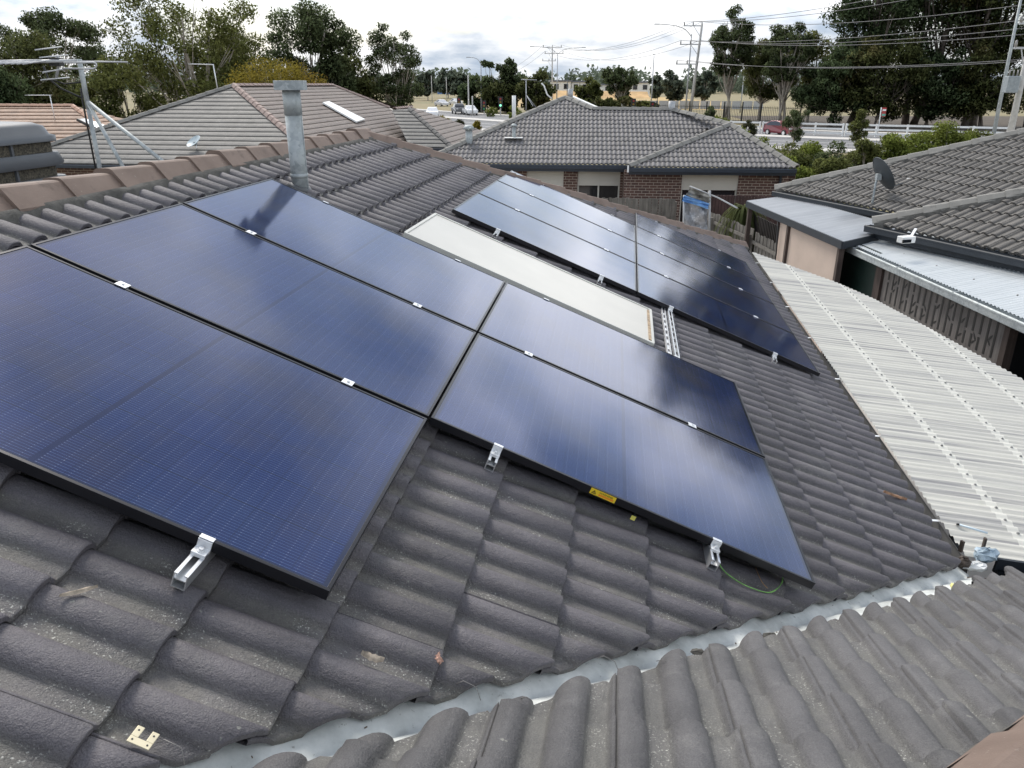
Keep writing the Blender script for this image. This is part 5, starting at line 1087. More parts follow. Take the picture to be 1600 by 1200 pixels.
def power_pole(base, top, arms, label, r_=.16, mat=CONC):
    e = empty('power_pole', base, label, 'power pole'); b, t = np.array(base, float), np.array(top, float); MB().tube([b, t], [r_, r_*.6], 10).build('pole', mat, e); tips = []
    for fr, x0, x1, dy in arms:
        c = b+(t-b)*fr; a = MB().bar(c+[x0, x0*dy, 0], c+[x1, x1*dy, 0], .12, .14).build('crossarm', STEELG, e); row = []
        for k in range(3): q_ = c+np.array([x0+(x1-x0)*(.04+.46*k), (x0+(x1-x0)*(.04+.46*k))*dy, 0]); MB().tube([q_, q_+[0, 0, .25], q_+[0, 0, .5]], [.07, .10, .05], 6).build('insulator', simple('insulator', (.25, .24, .23), .3), a); row.append(q_+[0, 0, .5])
        if x0 < -1: MB().bar(c+[x0*.45, 0, 0], c-[0, 0, 1.5], .06, .06).build('arm_brace', STEELG, a)
        tips.append(row)
    return tips
Yp = 115; bp_ = pbase(1080, Yp); tp_ = P(1097, 38, Yp)
TP = power_pole(bp_, tp_, [(.985, -2.5, .1, 0), (.80, -2.7, .2, 0), (.60, -2.9, .2, 0)], 'big steel power pole with three left crossarms right of the middle house', .24)
bq = pbase(863, 190); tq = P(863, 72, 190)
TQ = power_pole(bq, tq, [(.98, -2.2, 2.2, 0), (.88, -1.8, 2.6, 0), (.76, -2.3, .8, 0)], 'distant power pole just left of the two armed lamp', .22)
bR = P(1578, 210, 58); bR = np.array([bR[0], 58, 0.]); tR = P(1618, 30, 58)
TR = power_pole(bR, tR, [(.97, -1.2, 1.2, .2), (.80, -1.2, 1.2, .2)], 'leaning concrete power pole with a grey transformer at the right edge', .26)
e = empty('transformer', P(1582, 130, 57.6), 'grey transformer box with insulators hung on the concrete power pole', 'transformer'); c = P(1580, 132, 57.6)
MB().box(c, (.85, .6, 1.1)).build('tank', simple('transformer grey', (.26, .29, .31), .5), e, bevel=.05); MB().box(c+[.55, .1, -.3], (.5, .1, .1)).build('bracket', STEELG, e)
for k in range(3): MB().tube([c+[-.28+.28*k, 0, .55], c+[-.28+.28*k, 0, .95]], [.06, .04], 6).build('bushing', simple('insulator', (.25, .24, .23)), e)
bL = P(1554, 205, 60); bL = np.array([bL[0], 60, 0.]); tL = P(1600, -25, 60); lamp_post(bL, tL[2], [(-2.0, 0, .8)], 'tall leaning galvanised street lamp at the right edge, top out of frame', .15, GALV, lean=tL[0]-bL[0])
WIRE = simple('dark wire', (.10, .10, .105), .5)
def wires(name, pairs, sag, label, r_=.022):
    e = empty(name, (*pairs[0][0][:2], 0), label, 'wires', 'overhead power lines')
    for a, b in pairs:
        a, b = np.array(a), np.array(b); pts = [a+(b-a)*t+[0, 0, -4*sag*t*(1-t)] for t in np.linspace(0, 1, 15)]; MB().tube(pts, r_, 4).build('wire', WIRE, e)
wires('power_line', [(TP[0][0], P(1640, -62, 62)), (TP[0][1], P(1640, -45, 63)), (TP[0][2], P(1640, 2, 64))], .9, 'top three wires sweeping from the big power pole to the upper right', .028)
wires('power_line', [(TP[1][0], P(1640, 26, 62)), (TP[1][1], P(1640, 40, 63)), (TP[1][2], P(1640, 50, 64))], .8, 'middle wires crossing in front of the right gum trees', .028)
wires('power_line', [(TP[2][0], P(1640, 90, 62)), (TP[2][1], P(1640, 93, 62.5))], .8, 'lowest paired wires crossing in front of the right gum trees', .028)
wires('power_line', [(TP[0][i], TQ[0][i]) for i in range(3)]+[(TP[1][0], TQ[1][0]), (TP[1][2], TQ[1][2])], 2.2, 'sagging wires between the distant power pole and the big power pole', .024)
wires('power_line', [(TQ[0][0], P(765, 118, 260)), (TQ[1][0], P(765, 122, 260))], 1.5, 'faint wires running left from the distant power pole', .03)
def traffic_light(x, y0, y1, Y, lit, label):
    b = pbase(x, Y); z1 = ht(y0, Y); e = empty('traffic_light', b, label, 'traffic light', 'traffic lights at the crossing'); MB().tube([b, b+[0, 0, z1]], .09, 8).build('pole', STEELG, e)
    hb = MB().box(b+[0, -.22, z1-.75], (.75, .12, 1.7)).build('backboard', BLACKP, e)
    for k, cc in enumerate(((.25, .02, .02), (.2, .12, .01), (.02, .2, .08))):
        mt = simple(f'signal lens {k}', cc, .4)
        if lit == k:
            mt = bpy.data.materials.new('lit green lens'); mt.use_nodes = True; mt.node_tree.nodes['Principled BSDF'].inputs['Emission Color'].default_value = (.05, .9, .4, 1); mt.node_tree.nodes['Principled BSDF'].inputs['Emission Strength'].default_value = 1.5
        MB().tube([b+[0, -.29, z1-.25-.5*k], b+[0, -.33, z1-.25-.5*k]], .17, 12).build('lens', mt, hb)
traffic_light(717, 153, 170, 150, -1, 'dark traffic light farthest left, beside the bare poles'); traffic_light(756, 158, 172, 140, -1, 'dark traffic light at the foot of the one armed lamp')
traffic_light(782, 152, 176, 135, 2, 'traffic light showing green, left of the middle house'); traffic_light(990, 155, 175, 130, -1, 'dark traffic light above the middle of the house ridge'); traffic_light(1020, 160, 175, 130, -1, 'dark traffic light at the foot of the lone lamp pole')
b = pbase(1381, 84); zs = ht(168, 84); e = empty('bus_stop_sign', b, 'small red white and green bus stop sign on a thin pole behind the white fence', 'sign'); MB().tube([b, b+[-.05, 0, zs]], .05, 8).build('pole', WHITEP, e)
sg = MB().box(b+[.28, 0, zs-.45], (.42, .05, .9)).build('sign_plate', simple('sign red', (.35, .03, .03), .5), e); MB().box(b+[.28, -.03, zs-.25], (.36, .012, .16)).build('white_band', WHITEP, sg); MB().box(b+[.28, -.03, zs-.72], (.38, .012, .22)).build('green_band', simple('sign green', (.12, .35, .28), .5), sg)
# ================================================================== cars
def car(loc, rz, L_, W_, H_, body_c, label, kind='hatch', group=None):
    e = empty('parked_car' if kind == 'hatch' else 'pickup_truck' if kind == 'ute' else 'sedan_car', loc, label, 'car' if kind != 'ute' else 'pickup', group, (0, 0, rz)); bm = simple('car paint %.2f %.2f' % (body_c[0], body_c[2]), body_c, .25, .1, .02, spec=.8)
    if kind == 'hatch': prof = [(-.5, .18), (-.5, .42), (-.47, .60), (-.40, .64), (-.22, .70), (-.10, .93), (.05, 1.0), (.28, .97), (.42, .80), (.48, .62), (.5, .40), (.5, .18)]; gl = [(-.19, .69), (-.09, .90), (.05, .96), (.27, .93), (.39, .76), (.40, .68)]
    elif kind == 'ute': prof = [(-.5, .22), (-.5, .50), (-.47, .60), (-.26, .64), (-.17, .93), (-.10, 1.0), (.06, 1.0), (.12, .92), (.15, .60), (.5, .60), (.5, .22)]; gl = [(-.24, .66), (-.155, .92), (-.09, .96), (.05, .96), (.10, .90), (.12, .66)]
    else: prof = [(-.5, .20), (-.5, .45), (-.46, .58), (-.24, .64), (-.12, .95), (0, 1.0), (.14, .97), (.28, .68), (.46, .64), (.5, .5), (.5, .20)]; gl = [(-.21, .66), (-.11, .91), (0, .96), (.13, .93), (.25, .70), (.25, .66)]
    m = MB(); n = len(prof); ws = [.92 if z < .3 else 1. if z < .66 else 1-.28*(z-.62)/.38 for x, z in prof]
    vs = [(x*L_, -W_/2*w, z*H_) for (x, z), w in zip(prof, ws)]+[(x*L_, W_/2*w, z*H_) for (x, z), w in zip(prof, ws)]
    m.add(vs, [tuple(range(n)), tuple(range(n, 2*n))[::-1]]+[(i, n+i, n+(i+1) % n, (i+1) % n) for i in range(n)]); m.build('body', bm, e, local=True, bevel=.03)
    for s_ in (-1, 1):
        m = MB(); m.add([(x*L_, s_*(W_/2*(1-.28*(z-.62)/.38)+.008), z*H_) for x, z in gl], [tuple(range(len(gl)))]); m.build('side_window', WGLASS, e, local=True)
    for (xa, za_), (xb, zb_) in (((gl[0][0]-.012, gl[0][1]+.02), (gl[1][0]-.012, gl[1][1])), ((gl[-2][0]+.022, gl[-2][1]+.02), (gl[-3][0]+.022, gl[-3][1]))):
        m = MB(); m.add([(xa*L_, -W_*.40, za_*H_), (xa*L_, W_*.40, za_*H_), (xb*L_, W_*.36, zb_*H_), (xb*L_, -W_*.36, zb_*H_)], [(0, 1, 2, 3)]); m.build('windscreen', WGLASS, e, local=True)
    for sx in (-.31, .31):
        for sy in (-1, 1):
            w_ = MB().tube([(sx*L_, sy*(W_/2-.20), .31), (sx*L_, sy*(W_/2+.01), .31)], .31, 16).build('wheel', BLACKP, e, local=True); MB().tube([(sx*L_, sy*(W_/2+.01), .31), (sx*L_, sy*(W_/2+.02), .31)], .19, 12).build('rim', ALU, w_, local=True)
    for sy in (-.36, .36):
        MB().box((-.497*L_, sy*W_, .52*H_), (.05, .30, .14)).build('headlight', WHITEP, e, local=True); MB().box((.495*L_, sy*W_, .55*H_), (.05, .22, .20)).build('tail_light', simple('tail light', (.4, .02, .02), .3), e, local=True)
    return e
pr_ = G(1221, 212); car((pr_[0], pr_[1], .01), R(112), 3.9, 1.7, 1.46, (.17, .012, .024), 'dark red hatchback on the road in front of the white fence', 'hatch')
q_ = P(734, 150, 138); car((q_[0], q_[1], .01), R(104), 4.8, 1.85, 1.55, (.78, .78, .78), 'white car on the road, right one of the pair left of the middle house', 'sedan')
p2 = P(716, 150, 143); car((p2[0], p2[1], .01), R(104), 5.1, 1.9, 1.75, (.10, .105, .11), 'dark grey pickup truck just ahead of the white car on the road', 'ute')
p3 = G(676, 183.5); car((p3[0], p3[1], .01), R(95), 4.6, 1.85, 1.55, (.80, .80, .80), 'white car seen end on beside the road left of the pickup truck', 'sedan')
for i, (x, y) in enumerate(((690, 166), (712, 164))): q_ = G(x, y); car((q_[0], q_[1], .01), R(120), 4.6, 1.85, 1.5, ((.6, .6, .62), (.7, .7, .7))[i], ('far silver car on the left road, nearer the blue shed', 'far pale car on the left road beside the first traffic light')[i], 'sedan')
# ================================================================== distant buildings
def block(x0, x1, ytop, Y, depth, wall, roofm, label, name='distant_house', dark=(), ybot=None):
    a, b = P(x0, 130, Y), P(x1, 130, Y); z1 = ht(ytop, Y); e = empty(name, ((a[0]+b[0])/2, Y, 0), label, 'building'); w = b[0]-a[0]; cx_ = (a[0]+b[0])/2
    MB().box((cx_, Y+depth/2, z1*.45), (w, depth, z1*.9)).build('wall', wall, e); MB().box((cx_, Y+depth/2, z1*.95), (w+1.2, depth+1.2, z1*.1)).build('roof', roofm, e)
    for i in range(max(2, int(w/5))): 
        xx = a[0]+w*(i+.5)/max(2, int(w/5)); MB().box((xx, Y-.06, z1*.62), (w/max(2, int(w/5))*.45, .1, z1*.30)).build('window', WGLASS, e)
WARM = simple('white render far', (.66, .66, .63), .8); DKR = simple('dark far roof', (.12, .13, .15), .7); OCH = simple('ochre bank', (.50, .33, .16), .9, var=.3, scale=.2)
block(862, 892, 125, 330, 14, WARM, DKR, 'distant white building with dark roof just right of the distant power pole'); block(893, 921, 126, 335, 14, WARM, DKR, 'distant white building with dark roof partly behind the bushy green tree'); block(985, 1016, 127, 330, 14, WARM, DKR, 'distant white house with dark roof left of the lone lamp pole'); block(942, 972, 131, 340, 12, WARM, DKR, 'distant pale house behind the broad tree in the middle')
block(683, 735, 139, 420, 20, simple('blue shed wall', (.12, .22, .42), .7), WARM, 'distant long blue and white shed by the left road', 'distant_shed'); block(634, 662, 137, 380, 14, simple('terracotta far wall', (.45, .28, .2), .8), simple('terracotta far roof', (.42, .2, .13), .8), 'distant terracotta roofed house beyond the slim gum tree')
tag(MB().prism([(*G(866, 140)[:2]*0+np.array([P(866, 140, 300)[0], 300]), 0), (P(1016, 140, 300)[0], 300, 0), (P(1016, 140, 300)[0], 306, 2.2), (P(866, 140, 300)[0], 306, 2.6)], (0, 8, 0)).build('earth_bank', OCH), kind='structure')
q0 = G(655, 160); tag(MB().prism([(-75, 235, 0), (-38, 165, 0), (-40, 168, 1.2), (-78, 245, 2.0)], (-8, 4, 0)).build('grass_verge', simple('verge grass', (.25, .27, .08), .95, var=.3, scale=.3)), kind='structure')
e = empty('boundary_wall', (-75, 245, 0), 'grey brown timber wall along the left road below the terracotta house', 'wall'); m = MB(); m.bar((-88, 255, 1.6), (-48, 180, 1.4), .15, 2.6); m.build('panels', PALING, e)
# ================================================================== vegetation
def foliage_mesh(name, pts, nrm, size, asp, rs, droop=0., lvs=None):
    n = len(pts); az = rs.uniform(0, 2*np.pi, n); el = rs.normal(-droop, .6, n)
    d = np.stack([np.cos(az)*np.cos(el), np.sin(az)*np.cos(el), np.sin(el)], 1); r_ = rs.normal(size=(n, 3)); s_ = np.cross(d, r_); s_ /= np.linalg.norm(s_, axis=1)[:, None]+1e-9
    sz = size*rs.uniform(.6, 1.35, n)[:, None]; w = sz/asp; c = pts
    V = np.stack([c-d*sz*.5, c+s_*w*.5, c+d*sz*.5, c-s_*w*.5], 1).reshape(-1, 3)
    me = bpy.data.meshes.new(name); me.vertices.add(4*n); me.vertices.foreach_set('co', V.ravel()); me.loops.add(4*n); me.loops.foreach_set('vertex_index', np.arange(4*n, dtype=np.int32))
    me.polygons.add(n); me.polygons.foreach_set('loop_start', np.arange(0, 4*n, 4, dtype=np.int32)); me.polygons.foreach_set('loop_total', np.full(n, 4, dtype=np.int32)); me.update(calc_edges=True)
    at = me.attributes.new('lv', 'FLOAT', 'POINT'); at.data.foreach_set('value', np.repeat(rs.random(n)**2, 4))
    if isinstance(nrm, np.ndarray):
        nn = nrm+rs.normal(size=nrm.shape)*.35; nn /= np.linalg.norm(nn, axis=1)[:, None]+1e-9
        me.polygons.foreach_set('use_smooth', np.ones(n, bool)); me.normals_split_custom_set_from_vertices(np.repeat(nn, 4, axis=0).tolist())
    return me
def tree(name, x, ytop, Y, wpx, leaf, label, cat='tree', group=None, base_frac=.35, clumps=40, leaves=9000, lsize=.16, asp=2.6, seed=1, csize=.17, bark=BARK, trunk_r=None, stems=1, xb=None, shape='round', droop=.5, zbase=0., squash=.75, lean=0.):
    rs = np.random.default_rng(seed); hh = ht(ytop, Y)-zbase; Rr = wpx/1284*Y/2; bx = P(x, 140, Y)[0]; base = np.array([bx if xb is None else P(xb, 140, Y)[0], Y, zbase]); e = empty(name, base, label, cat, group)
    cz0 = hh*base_frac; cc = np.array([bx, Y, zbase+(cz0+hh)/2]); rz = (hh-cz0)/2
    C = []
    while len(C) < clumps:
        q_ = rs.uniform(-1, 1, 3); rad = np.linalg.norm(q_)
        if rad > 1 or rad < .35: continue
        if shape == 'umbrella' and q_[2] < -.1 and rs.random() < .8: continue
        if shape == 'cone': q_[:2] *= (1-.75*(q_[2]+1)/2)*1.25
        if shape == 'column': q_[:2] = np.clip(q_[:2]*1.15, -1, 1)
        C.append(cc+q_*[Rr*.88, Rr*.88, rz*.90])
    C = np.array(C); cr = csize*(Rr+rz)*rs.uniform(.6, 1.3, len(C)); per = leaves//len(C); pts = []; nrms = []
    for c, r_ in zip(C, cr):
        k = int(per*(r_/cr.mean())**1.5)+5; q_ = rs.normal(size=(k, 3)); q_ /= np.linalg.norm(q_, axis=1)[:, None]; q_ *= (rs.uniform(.15, 1.0, k)**.55)[:, None]; q_[:, 2] *= squash; pts.append(c+q_*r_*.95+rs.normal(size=(k, 3))*r_*.06); oc = (c-cc)/[Rr, Rr, rz]; nrms.append(q_*.9+oc*.55+[0, 0, .30])
    pts = np.concatenate(pts); nrms = np.concatenate(nrms); ok_ = pts[:, 2] > zbase+.05; pts = pts[ok_]; nrms = nrms[ok_]
    me = foliage_mesh('crown', pts-base, nrms, lsize*1.12, asp*.85, rs, droop); me.materials.append(leaf); o = bpy.data.objects.new('crown', me); sc.collection.objects.link(o); o.parent = e
    tr = trunk_r or max(.10, hh*.022); m = MB(); rr = random.Random(seed); tops = []
    for s_ in range(stems):
        ang = rr.uniform(0, 6.28); sp2 = (.0 if stems == 1 else Rr*.35); tp = cc+np.array([math.cos(ang)*sp2, math.sin(ang)*sp2*.5, rz*.55]); b_ = base+[(s_-(stems-1)/2)*tr*1.6, 0, -.1]
        md = b_+(tp-b_)*.45+[rr.uniform(-.06, .06)*hh, rr.uniform(-.05, .05)*hh, 0]; sp3 = spline([b_, b_+(md-b_)*.5+[rr.uniform(-.02, .02)*hh, 0, 0], md, tp], 5); N_ = len(sp3)
        m.tube(sp3, [tr*(1-.82*i/(N_-1))/(stems**.4) for i in range(N_)], 8); tops.append(sp3)
    m.build('trunk', bark, e)
    m = MB(); ord_ = rs.permutation(len(C))[:min(len(C), 34)]
    for i in ord_:
        sp3 = tops[i % len(tops)]; c = C[i]; j = min(len(sp3)-2, max(int(len(sp3)*max(.42, base_frac)), int(len(sp3)*((c[2]-base[2])/hh-.22)))); a = sp3[j]; md = a+(c-a)*.5+[rr.uniform(-.08, .08)*Rr, rr.uniform(-.08, .08)*Rr, -.06*rz]; pp_ = spline([a, md, c], 4)
        r0 = tr*.34*(1-j/len(sp3))+.012; m.tube(pp_, [r0*(1-.8*k/(len(pp_)-1)) for k in range(len(pp_))], 5, caps=False)
        for _ in range(2): c2 = c+rs.normal(size=3)*cr[i]*.6; m.tube([pp_[len(pp_)//2+1], c2], [r0*.4, r0*.12], 4, caps=False)
    m.build('limbs', bark, e); return e
GT = 'gum trees behind the houses'
# left side
tree('gum_tree', 20, 38, 60, 190, LEAF_DK2, 'dense dark olive tree at the far left edge of the photo', group=GT, base_frac=.05, clumps=60, leaves=26000, lsize=.22, seed=11, csize=.16)
tree('gum_tree', 92, 18, 78, 165, LEAF_GUM, 'open crowned gum tree with white limbs behind the antenna', group=GT, base_frac=.38, clumps=30, leaves=13000, lsize=.24, seed=12, csize=.135, stems=2, shape='umbrella')
tree('gum_tree', 190, 92, 55, 150, LEAF_EUC, 'low olive gum foliage between the antenna mast and the big gum', group=GT, base_frac=.1, clumps=40, leaves=15000, lsize=.18, seed=13, csize=.14)
tree('gum_tree', 298, -42, 50, 285, LEAF_EUC, 'big spreading gum tree with bare twisting limbs, its top cut off by the frame', group=GT, base_frac=.22, clumps=95, leaves=30000, lsize=.17, seed=14, csize=.095, stems=3, trunk_r=.30)
tree('gum_tree', 355, 40, 56, 130, LEAF_EUC, 'olive gum tree filling in between the big spreading gum and the dark tree', group=GT, base_frac=.12, clumps=40, leaves=15000, lsize=.18, seed=33, csize=.13)
tree('gum_tree', 490, 2, 62, 150, LEAF_GUM, 'tall dense dark gum tree behind the flue', group=GT, base_frac=.22, clumps=60, leaves=30000, lsize=.20, seed=15, csize=.13, stems=2)
tree('gum_tree', 552, 82, 66, 120, LEAF_DK2, 'dark lower gum between the dense gum and the slim forked gum', group=GT, base_frac=.05, clumps=40, leaves=16000, lsize=.22, seed=16, csize=.15)
tree('gum_tree', 618, 30, 64, 92, LEAF_GUM, 'slim forked gum tree with pale trunks left of the road', group=GT, base_frac=.28, clumps=50, leaves=13000, lsize=.17, seed=17, csize=.115, stems=3, shape='round')
tree('wattle_bush', 440, 84, 44, 160, LEAF_YEL, 'rounded golden green bush right behind the flue top', 'bush', base_frac=.25, clumps=60, leaves=24000, lsize=.10, asp=3.5, seed=18, csize=.16, droop=0)
tree('gum_tree', 620, 155, 60, 40, LEAF_DK2, 'small dark shrub at the foot of the slim forked gum', 'shrub', base_frac=.1, clumps=16, leaves=3000, lsize=.16, seed=19, csize=.2)
tree('dark_tree', -10, 80, 52, 90, LEAF_DK, 'dark foliage mass just right of the left frame edge above the tan roof', base_frac=.0, clumps=30, leaves=12000, lsize=.20, seed=34, csize=.2)
tree('dark_tree', 105, 118, 66, 130, LEAF_DK2, 'low dark greenery behind the tan roof and the antenna mast', base_frac=.0, clumps=40, leaves=12000, lsize=.22, seed=35, csize=.16)
# middle distance row
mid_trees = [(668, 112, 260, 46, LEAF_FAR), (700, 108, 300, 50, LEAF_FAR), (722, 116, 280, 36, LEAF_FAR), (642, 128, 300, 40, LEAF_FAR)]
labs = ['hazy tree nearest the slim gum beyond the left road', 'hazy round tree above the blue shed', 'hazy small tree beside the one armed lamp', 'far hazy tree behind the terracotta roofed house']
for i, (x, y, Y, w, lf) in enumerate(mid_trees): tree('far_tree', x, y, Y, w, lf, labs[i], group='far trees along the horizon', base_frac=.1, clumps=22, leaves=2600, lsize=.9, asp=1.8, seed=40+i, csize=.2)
tree('street_tree', 775, 84, 150, 60, LEAF_GUM, 'tall dark tree right of the one armed lamp', base_frac=.12, clumps=34, leaves=7000, lsize=.45, asp=2, seed=50, csize=.15, stems=2)
tree('street_tree', 803, 88, 150, 42, LEAF_GUM, 'tree with a pointed top just right of the tallest dark street tree', base_frac=.12, clumps=26, leaves=5000, lsize=.45, asp=2, seed=51, csize=.16)
tree('street_tree', 745, 118, 155, 60, LEAF_DK, 'dark low tree behind the bare grey poles', base_frac=.0, clumps=30, leaves=6000, lsize=.5, asp=2, seed=52, csize=.17)
tree('street_tree', 835, 112, 145, 62, LEAF_DK2, 'brown green dense tree left of the distant power pole', base_frac=.0, clumps=34, leaves=6500, lsize=.45, asp=2, seed=53, csize=.16)
tree('street_tree', 790, 128, 148, 70, LEAF_DK2, 'low dark undergrowth tree below the street trees', base_frac=.0, clumps=30, leaves=5000, lsize=.45, asp=2, seed=54, csize=.18)
tree('street_tree', 965, 102, 160, 68, LEAF_GUM, 'broad rounded tree in the centre above the middle ridge', base_frac=.25, clumps=40, leaves=7000, lsize=.42, asp=2, seed=55, csize=.13, stems=2)
tree('street_tree', 920, 121, 165, 48, LEAF_EUC, 'light green bushy tree left of the broad centre tree', base_frac=.0, clumps=28, leaves=4500, lsize=.45, asp=2, seed=56, csize=.17)
tree('street_tree', 958, 150, 150, 110, LEAF_DK2, 'low dark shrubbery along the ridge line of the middle house', 'shrub', base_frac=.0, clumps=40, leaves=5000, lsize=.4, asp=2, seed=57, csize=.10)
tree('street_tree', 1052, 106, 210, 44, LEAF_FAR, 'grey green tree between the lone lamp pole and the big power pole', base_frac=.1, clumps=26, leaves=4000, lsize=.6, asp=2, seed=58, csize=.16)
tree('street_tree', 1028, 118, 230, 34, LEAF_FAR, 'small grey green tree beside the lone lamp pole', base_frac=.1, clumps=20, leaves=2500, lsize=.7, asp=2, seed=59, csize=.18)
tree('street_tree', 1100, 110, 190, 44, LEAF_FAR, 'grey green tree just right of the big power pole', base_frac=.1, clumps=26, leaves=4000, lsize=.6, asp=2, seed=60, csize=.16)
tree('street_tree', 1010, 160, 170, 50, LEAF_EUC, 'yellowish shrub in the dry field near the lamp foot', 'shrub', base_frac=.0, clumps=16, leaves=1800, lsize=.5, asp=2, seed=61, csize=.2)
k_ = 0
for i in range(26):
    x = 660+i*24+random.uniform(-8, 8); y = 117+random.uniform(-5, 6)+(4 if 850 < x < 1010 else 0)
    if x > 1290: break
    if i == 0: fe = tree('far_tree', x, y, 430, 46, LEAF_FAR, '', group='tree line on the horizon', base_frac=.0, clumps=18, leaves=1500, lsize=1.6, asp=1.6, seed=80, csize=.24)
# horizon woodland as one mass
rs = np.random.default_rng(77); pts = []
for i in range(240):
    x = rs.uniform(-560, 560); Y = rs.uniform(430, 520); r_ = rs.uniform(5, 10); top = rs.uniform(7, 15); k = 130; q_ = rs.normal(size=(k, 3)); q_ /= np.linalg.norm(q_, axis=1)[:, None]; q_ *= rs.uniform(.5, 1, k)[:, None]; pts.append(np.array([x, Y, top*.5])+q_*[r_, r_, top*.55])
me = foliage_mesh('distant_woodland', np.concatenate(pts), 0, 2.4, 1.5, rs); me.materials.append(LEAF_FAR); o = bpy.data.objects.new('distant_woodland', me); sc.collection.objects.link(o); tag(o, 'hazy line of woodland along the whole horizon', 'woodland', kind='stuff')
for o_ in [fe]+list(fe.children): bpy.data.objects.remove(o_)
# right side
RT = 'tall gums on the right'
tree('gum_tree', 1138, 6, 112, 74, LEAF_GUM, 'tall narrow gum tree right of the big power pole', group=RT, base_frac=.36, clumps=70, leaves=18000, lsize=.27, seed=20, csize=.105, stems=3)
tree('gum_tree', 1190, 62, 118, 90, LEAF_DK2, 'olive gum between the tall narrow gum and the white trunked gum', group=RT, base_frac=.15, clumps=44, leaves=13000, lsize=.32, seed=21, csize=.14)
tree('gum_tree', 1226, 26, 104, 84, LEAF_GUM, 'white trunked forked gum tree above the red car', group=RT, base_frac=.36, clumps=60, leaves=15000, lsize=.27, seed=22, csize=.12, stems=3, bark=BARK, trunk_r=.32)
tree('gum_tree', 1268, 50, 110, 92, LEAF_EUC, 'rounded olive gum right of the white trunked gum', group=RT, base_frac=.2, clumps=44, leaves=13000, lsize=.30, seed=23, csize=.14)
tree('gum_tree', 1340, -175, 104, 150, LEAF_DK, 'dark tall gum left most of the dense dark group', group=RT, base_frac=.25, clumps=90, leaves=30000, lsize=.34, seed=24, csize=.11, stems=2, bark=BARKD)
tree('gum_tree', 1430, -240, 106, 190, LEAF_DK, 'tallest dark gum in the middle of the dense dark group', group=RT, base_frac=.18, clumps=120, leaves=42000, lsize=.36, seed=25, csize=.115, stems=2, bark=BARKD)
tree('gum_tree', 1525, -230, 102, 170, LEAF_DK2, 'dark olive gum behind the leaning street lamp', group=RT, base_frac=.2, clumps=100, leaves=36000, lsize=.34, seed=26, csize=.12, stems=2, bark=BARKD)
tree('gum_tree', 1620, -210, 98, 190, LEAF_DK, 'dark gum cut off by the right edge behind the transformer', group=RT, base_frac=.1, clumps=90, leaves=32000, lsize=.34, seed=27, csize=.13, bark=BARKD)
for i, (x, y, w, Y) in enumerate(((1305, 70, 130, 100), (1378, 48, 150, 98), (1458, 55, 150, 99), (1545, 50, 160, 96))):
    tree('understorey_tree', x, y, Y, w, (LEAF_DK, LEAF_DK2)[i % 2], ('dark understorey tree right of the reddish trunk', 'dark understorey tree behind the bus stop sign', 'dark understorey tree right of the bus stop sign', 'dark understorey tree behind the two right poles')[i], group='understorey below the right gums', base_frac=.03, clumps=70, leaves=22000, lsize=.30, seed=70+i, csize=.12, bark=BARKD, stems=2)
tree('young_tree', 1253, 163, 66, 34, LEAF_GUM, 'young feathery tree just right of the red car', base_frac=.15, clumps=22, leaves=5000, lsize=.13, seed=28, csize=.17, shape='column')
tree('young_tree', 1352, 170, 66, 34, LEAF_EUC, 'young feathery tree left of the bus stop sign', base_frac=.10, clumps=22, leaves=5000, lsize=.13, seed=29, csize=.17, shape='cone')
tree('young_tree', 1113, 163, 80, 24, LEAF_GUM, 'small dark green tree in front of the black picket fence', base_frac=.2, clumps=16, leaves=2600, lsize=.16, seed=30, csize=.2)
tree('young_tree', 1178, 184, 70, 22, LEAF_RED, 'small bushy tree with reddish tips left of the red car', base_frac=.1, clumps=14, leaves=2600, lsize=.13, seed=31, csize=.2)
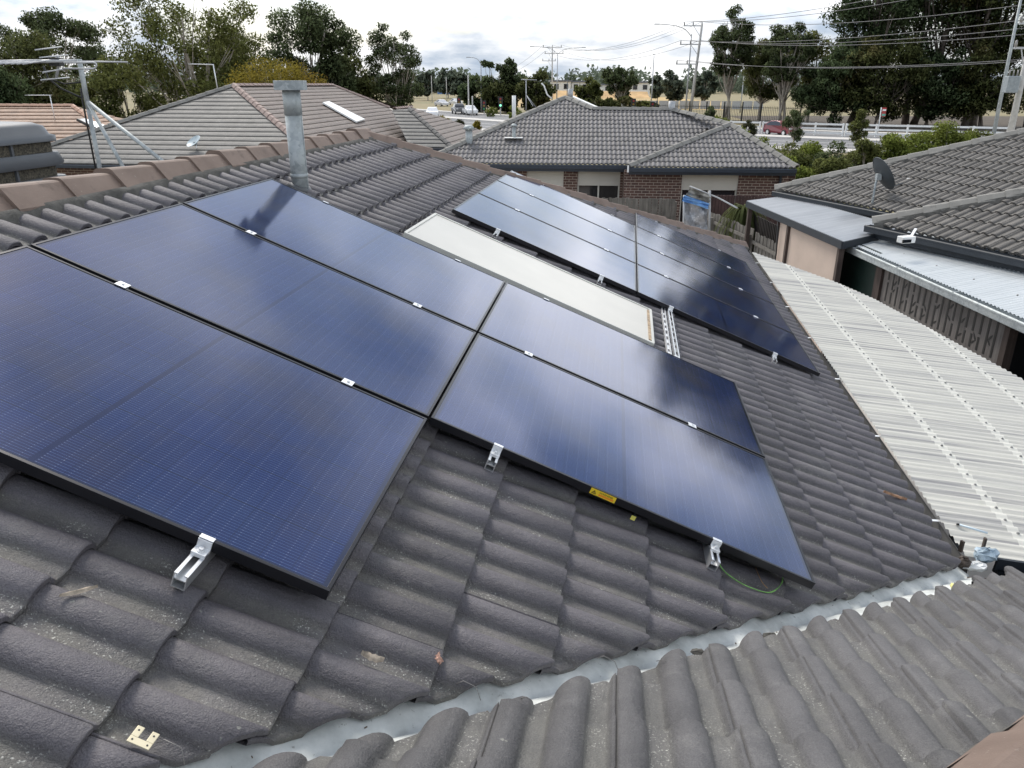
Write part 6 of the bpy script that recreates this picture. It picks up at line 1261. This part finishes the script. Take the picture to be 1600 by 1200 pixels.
# hedge of shrubs in front of the road (each shrub its own thing)
sh = [(1130, 182, 52, 40, LEAF_BR), (1160, 204, 44, 56, LEAF_BR), (1200, 215, 40, 58, LEAF_BR), (1240, 222, 36, 60, LEAF_EUC), (1285, 226, 38, 60, LEAF_BR), (1325, 228, 35, 58, LEAF_GUM), (1365, 222, 38, 56, LEAF_EUC), (1408, 214, 40, 60, LEAF_BR), (1450, 206, 42, 60, LEAF_BR), (1498, 196, 44, 68, LEAF_BR), (1545, 204, 46, 50, LEAF_EUC), (1250, 246, 30, 66, LEAF_BR), (1310, 240, 32, 60, LEAF_EUC)]
sl_ = ['pale shrub at the right end of the middle house ridge', 'bright green shrub below the small reddish tree', 'bright green shrub in front of the red car', 'olive shrub below the young tree by the red car', 'yellow green shrub between the two young trees, nearer the red car', 'darker green shrub between the two young trees, nearer the bus stop', 'olive shrub under the young tree by the bus stop sign', 'bright shrub right under the bus stop sign', 'bright green shrub above the satellite dish', 'tall pale shrub left of the leaning lamp foot', 'olive shrub between the lamp foot and the power pole foot', 'near bright green shrub at the eave corner of the middle house', 'near olive shrub above the far end of the grey tiled house']
for i, (x, y, Y, w, lf) in enumerate(sh): tree('shrub', x, y-3, Y, w*1.3, lf, sl_[i], 'shrub', group='shrubs behind the tiled houses', base_frac=.0, clumps=42, leaves=12000, lsize=.11, asp=2.4, seed=100+i, csize=.19, droop=0, trunk_r=.05)
# verge plants by the left road
for i, (x, y, Y, w, lf) in enumerate(((690, 180, 95, 26, LEAF_YEL), (712, 186, 88, 24, LEAF_RED), (742, 189, 84, 22, LEAF_YEL), (656, 170, 100, 16, LEAF_BR), (802, 166, 120, 22, LEAF_BR), (768, 168, 130, 22, LEAF_BR))):
    tree('verge_shrub', x, y, Y, w, lf, ('golden verge shrub left of the pickup truck', 'reddish verge shrub in front of the pickup truck', 'golden verge shrub in front of the white car', 'green verge shrub near the slim gum', 'bright shrub beside the green traffic light', 'bright shrub left of the green traffic light')[i], 'shrub', group='verge shrubs by the road', base_frac=0, clumps=12, leaves=1800, lsize=.16, asp=2.5, seed=130+i, csize=.22, droop=0, trunk_r=.04)
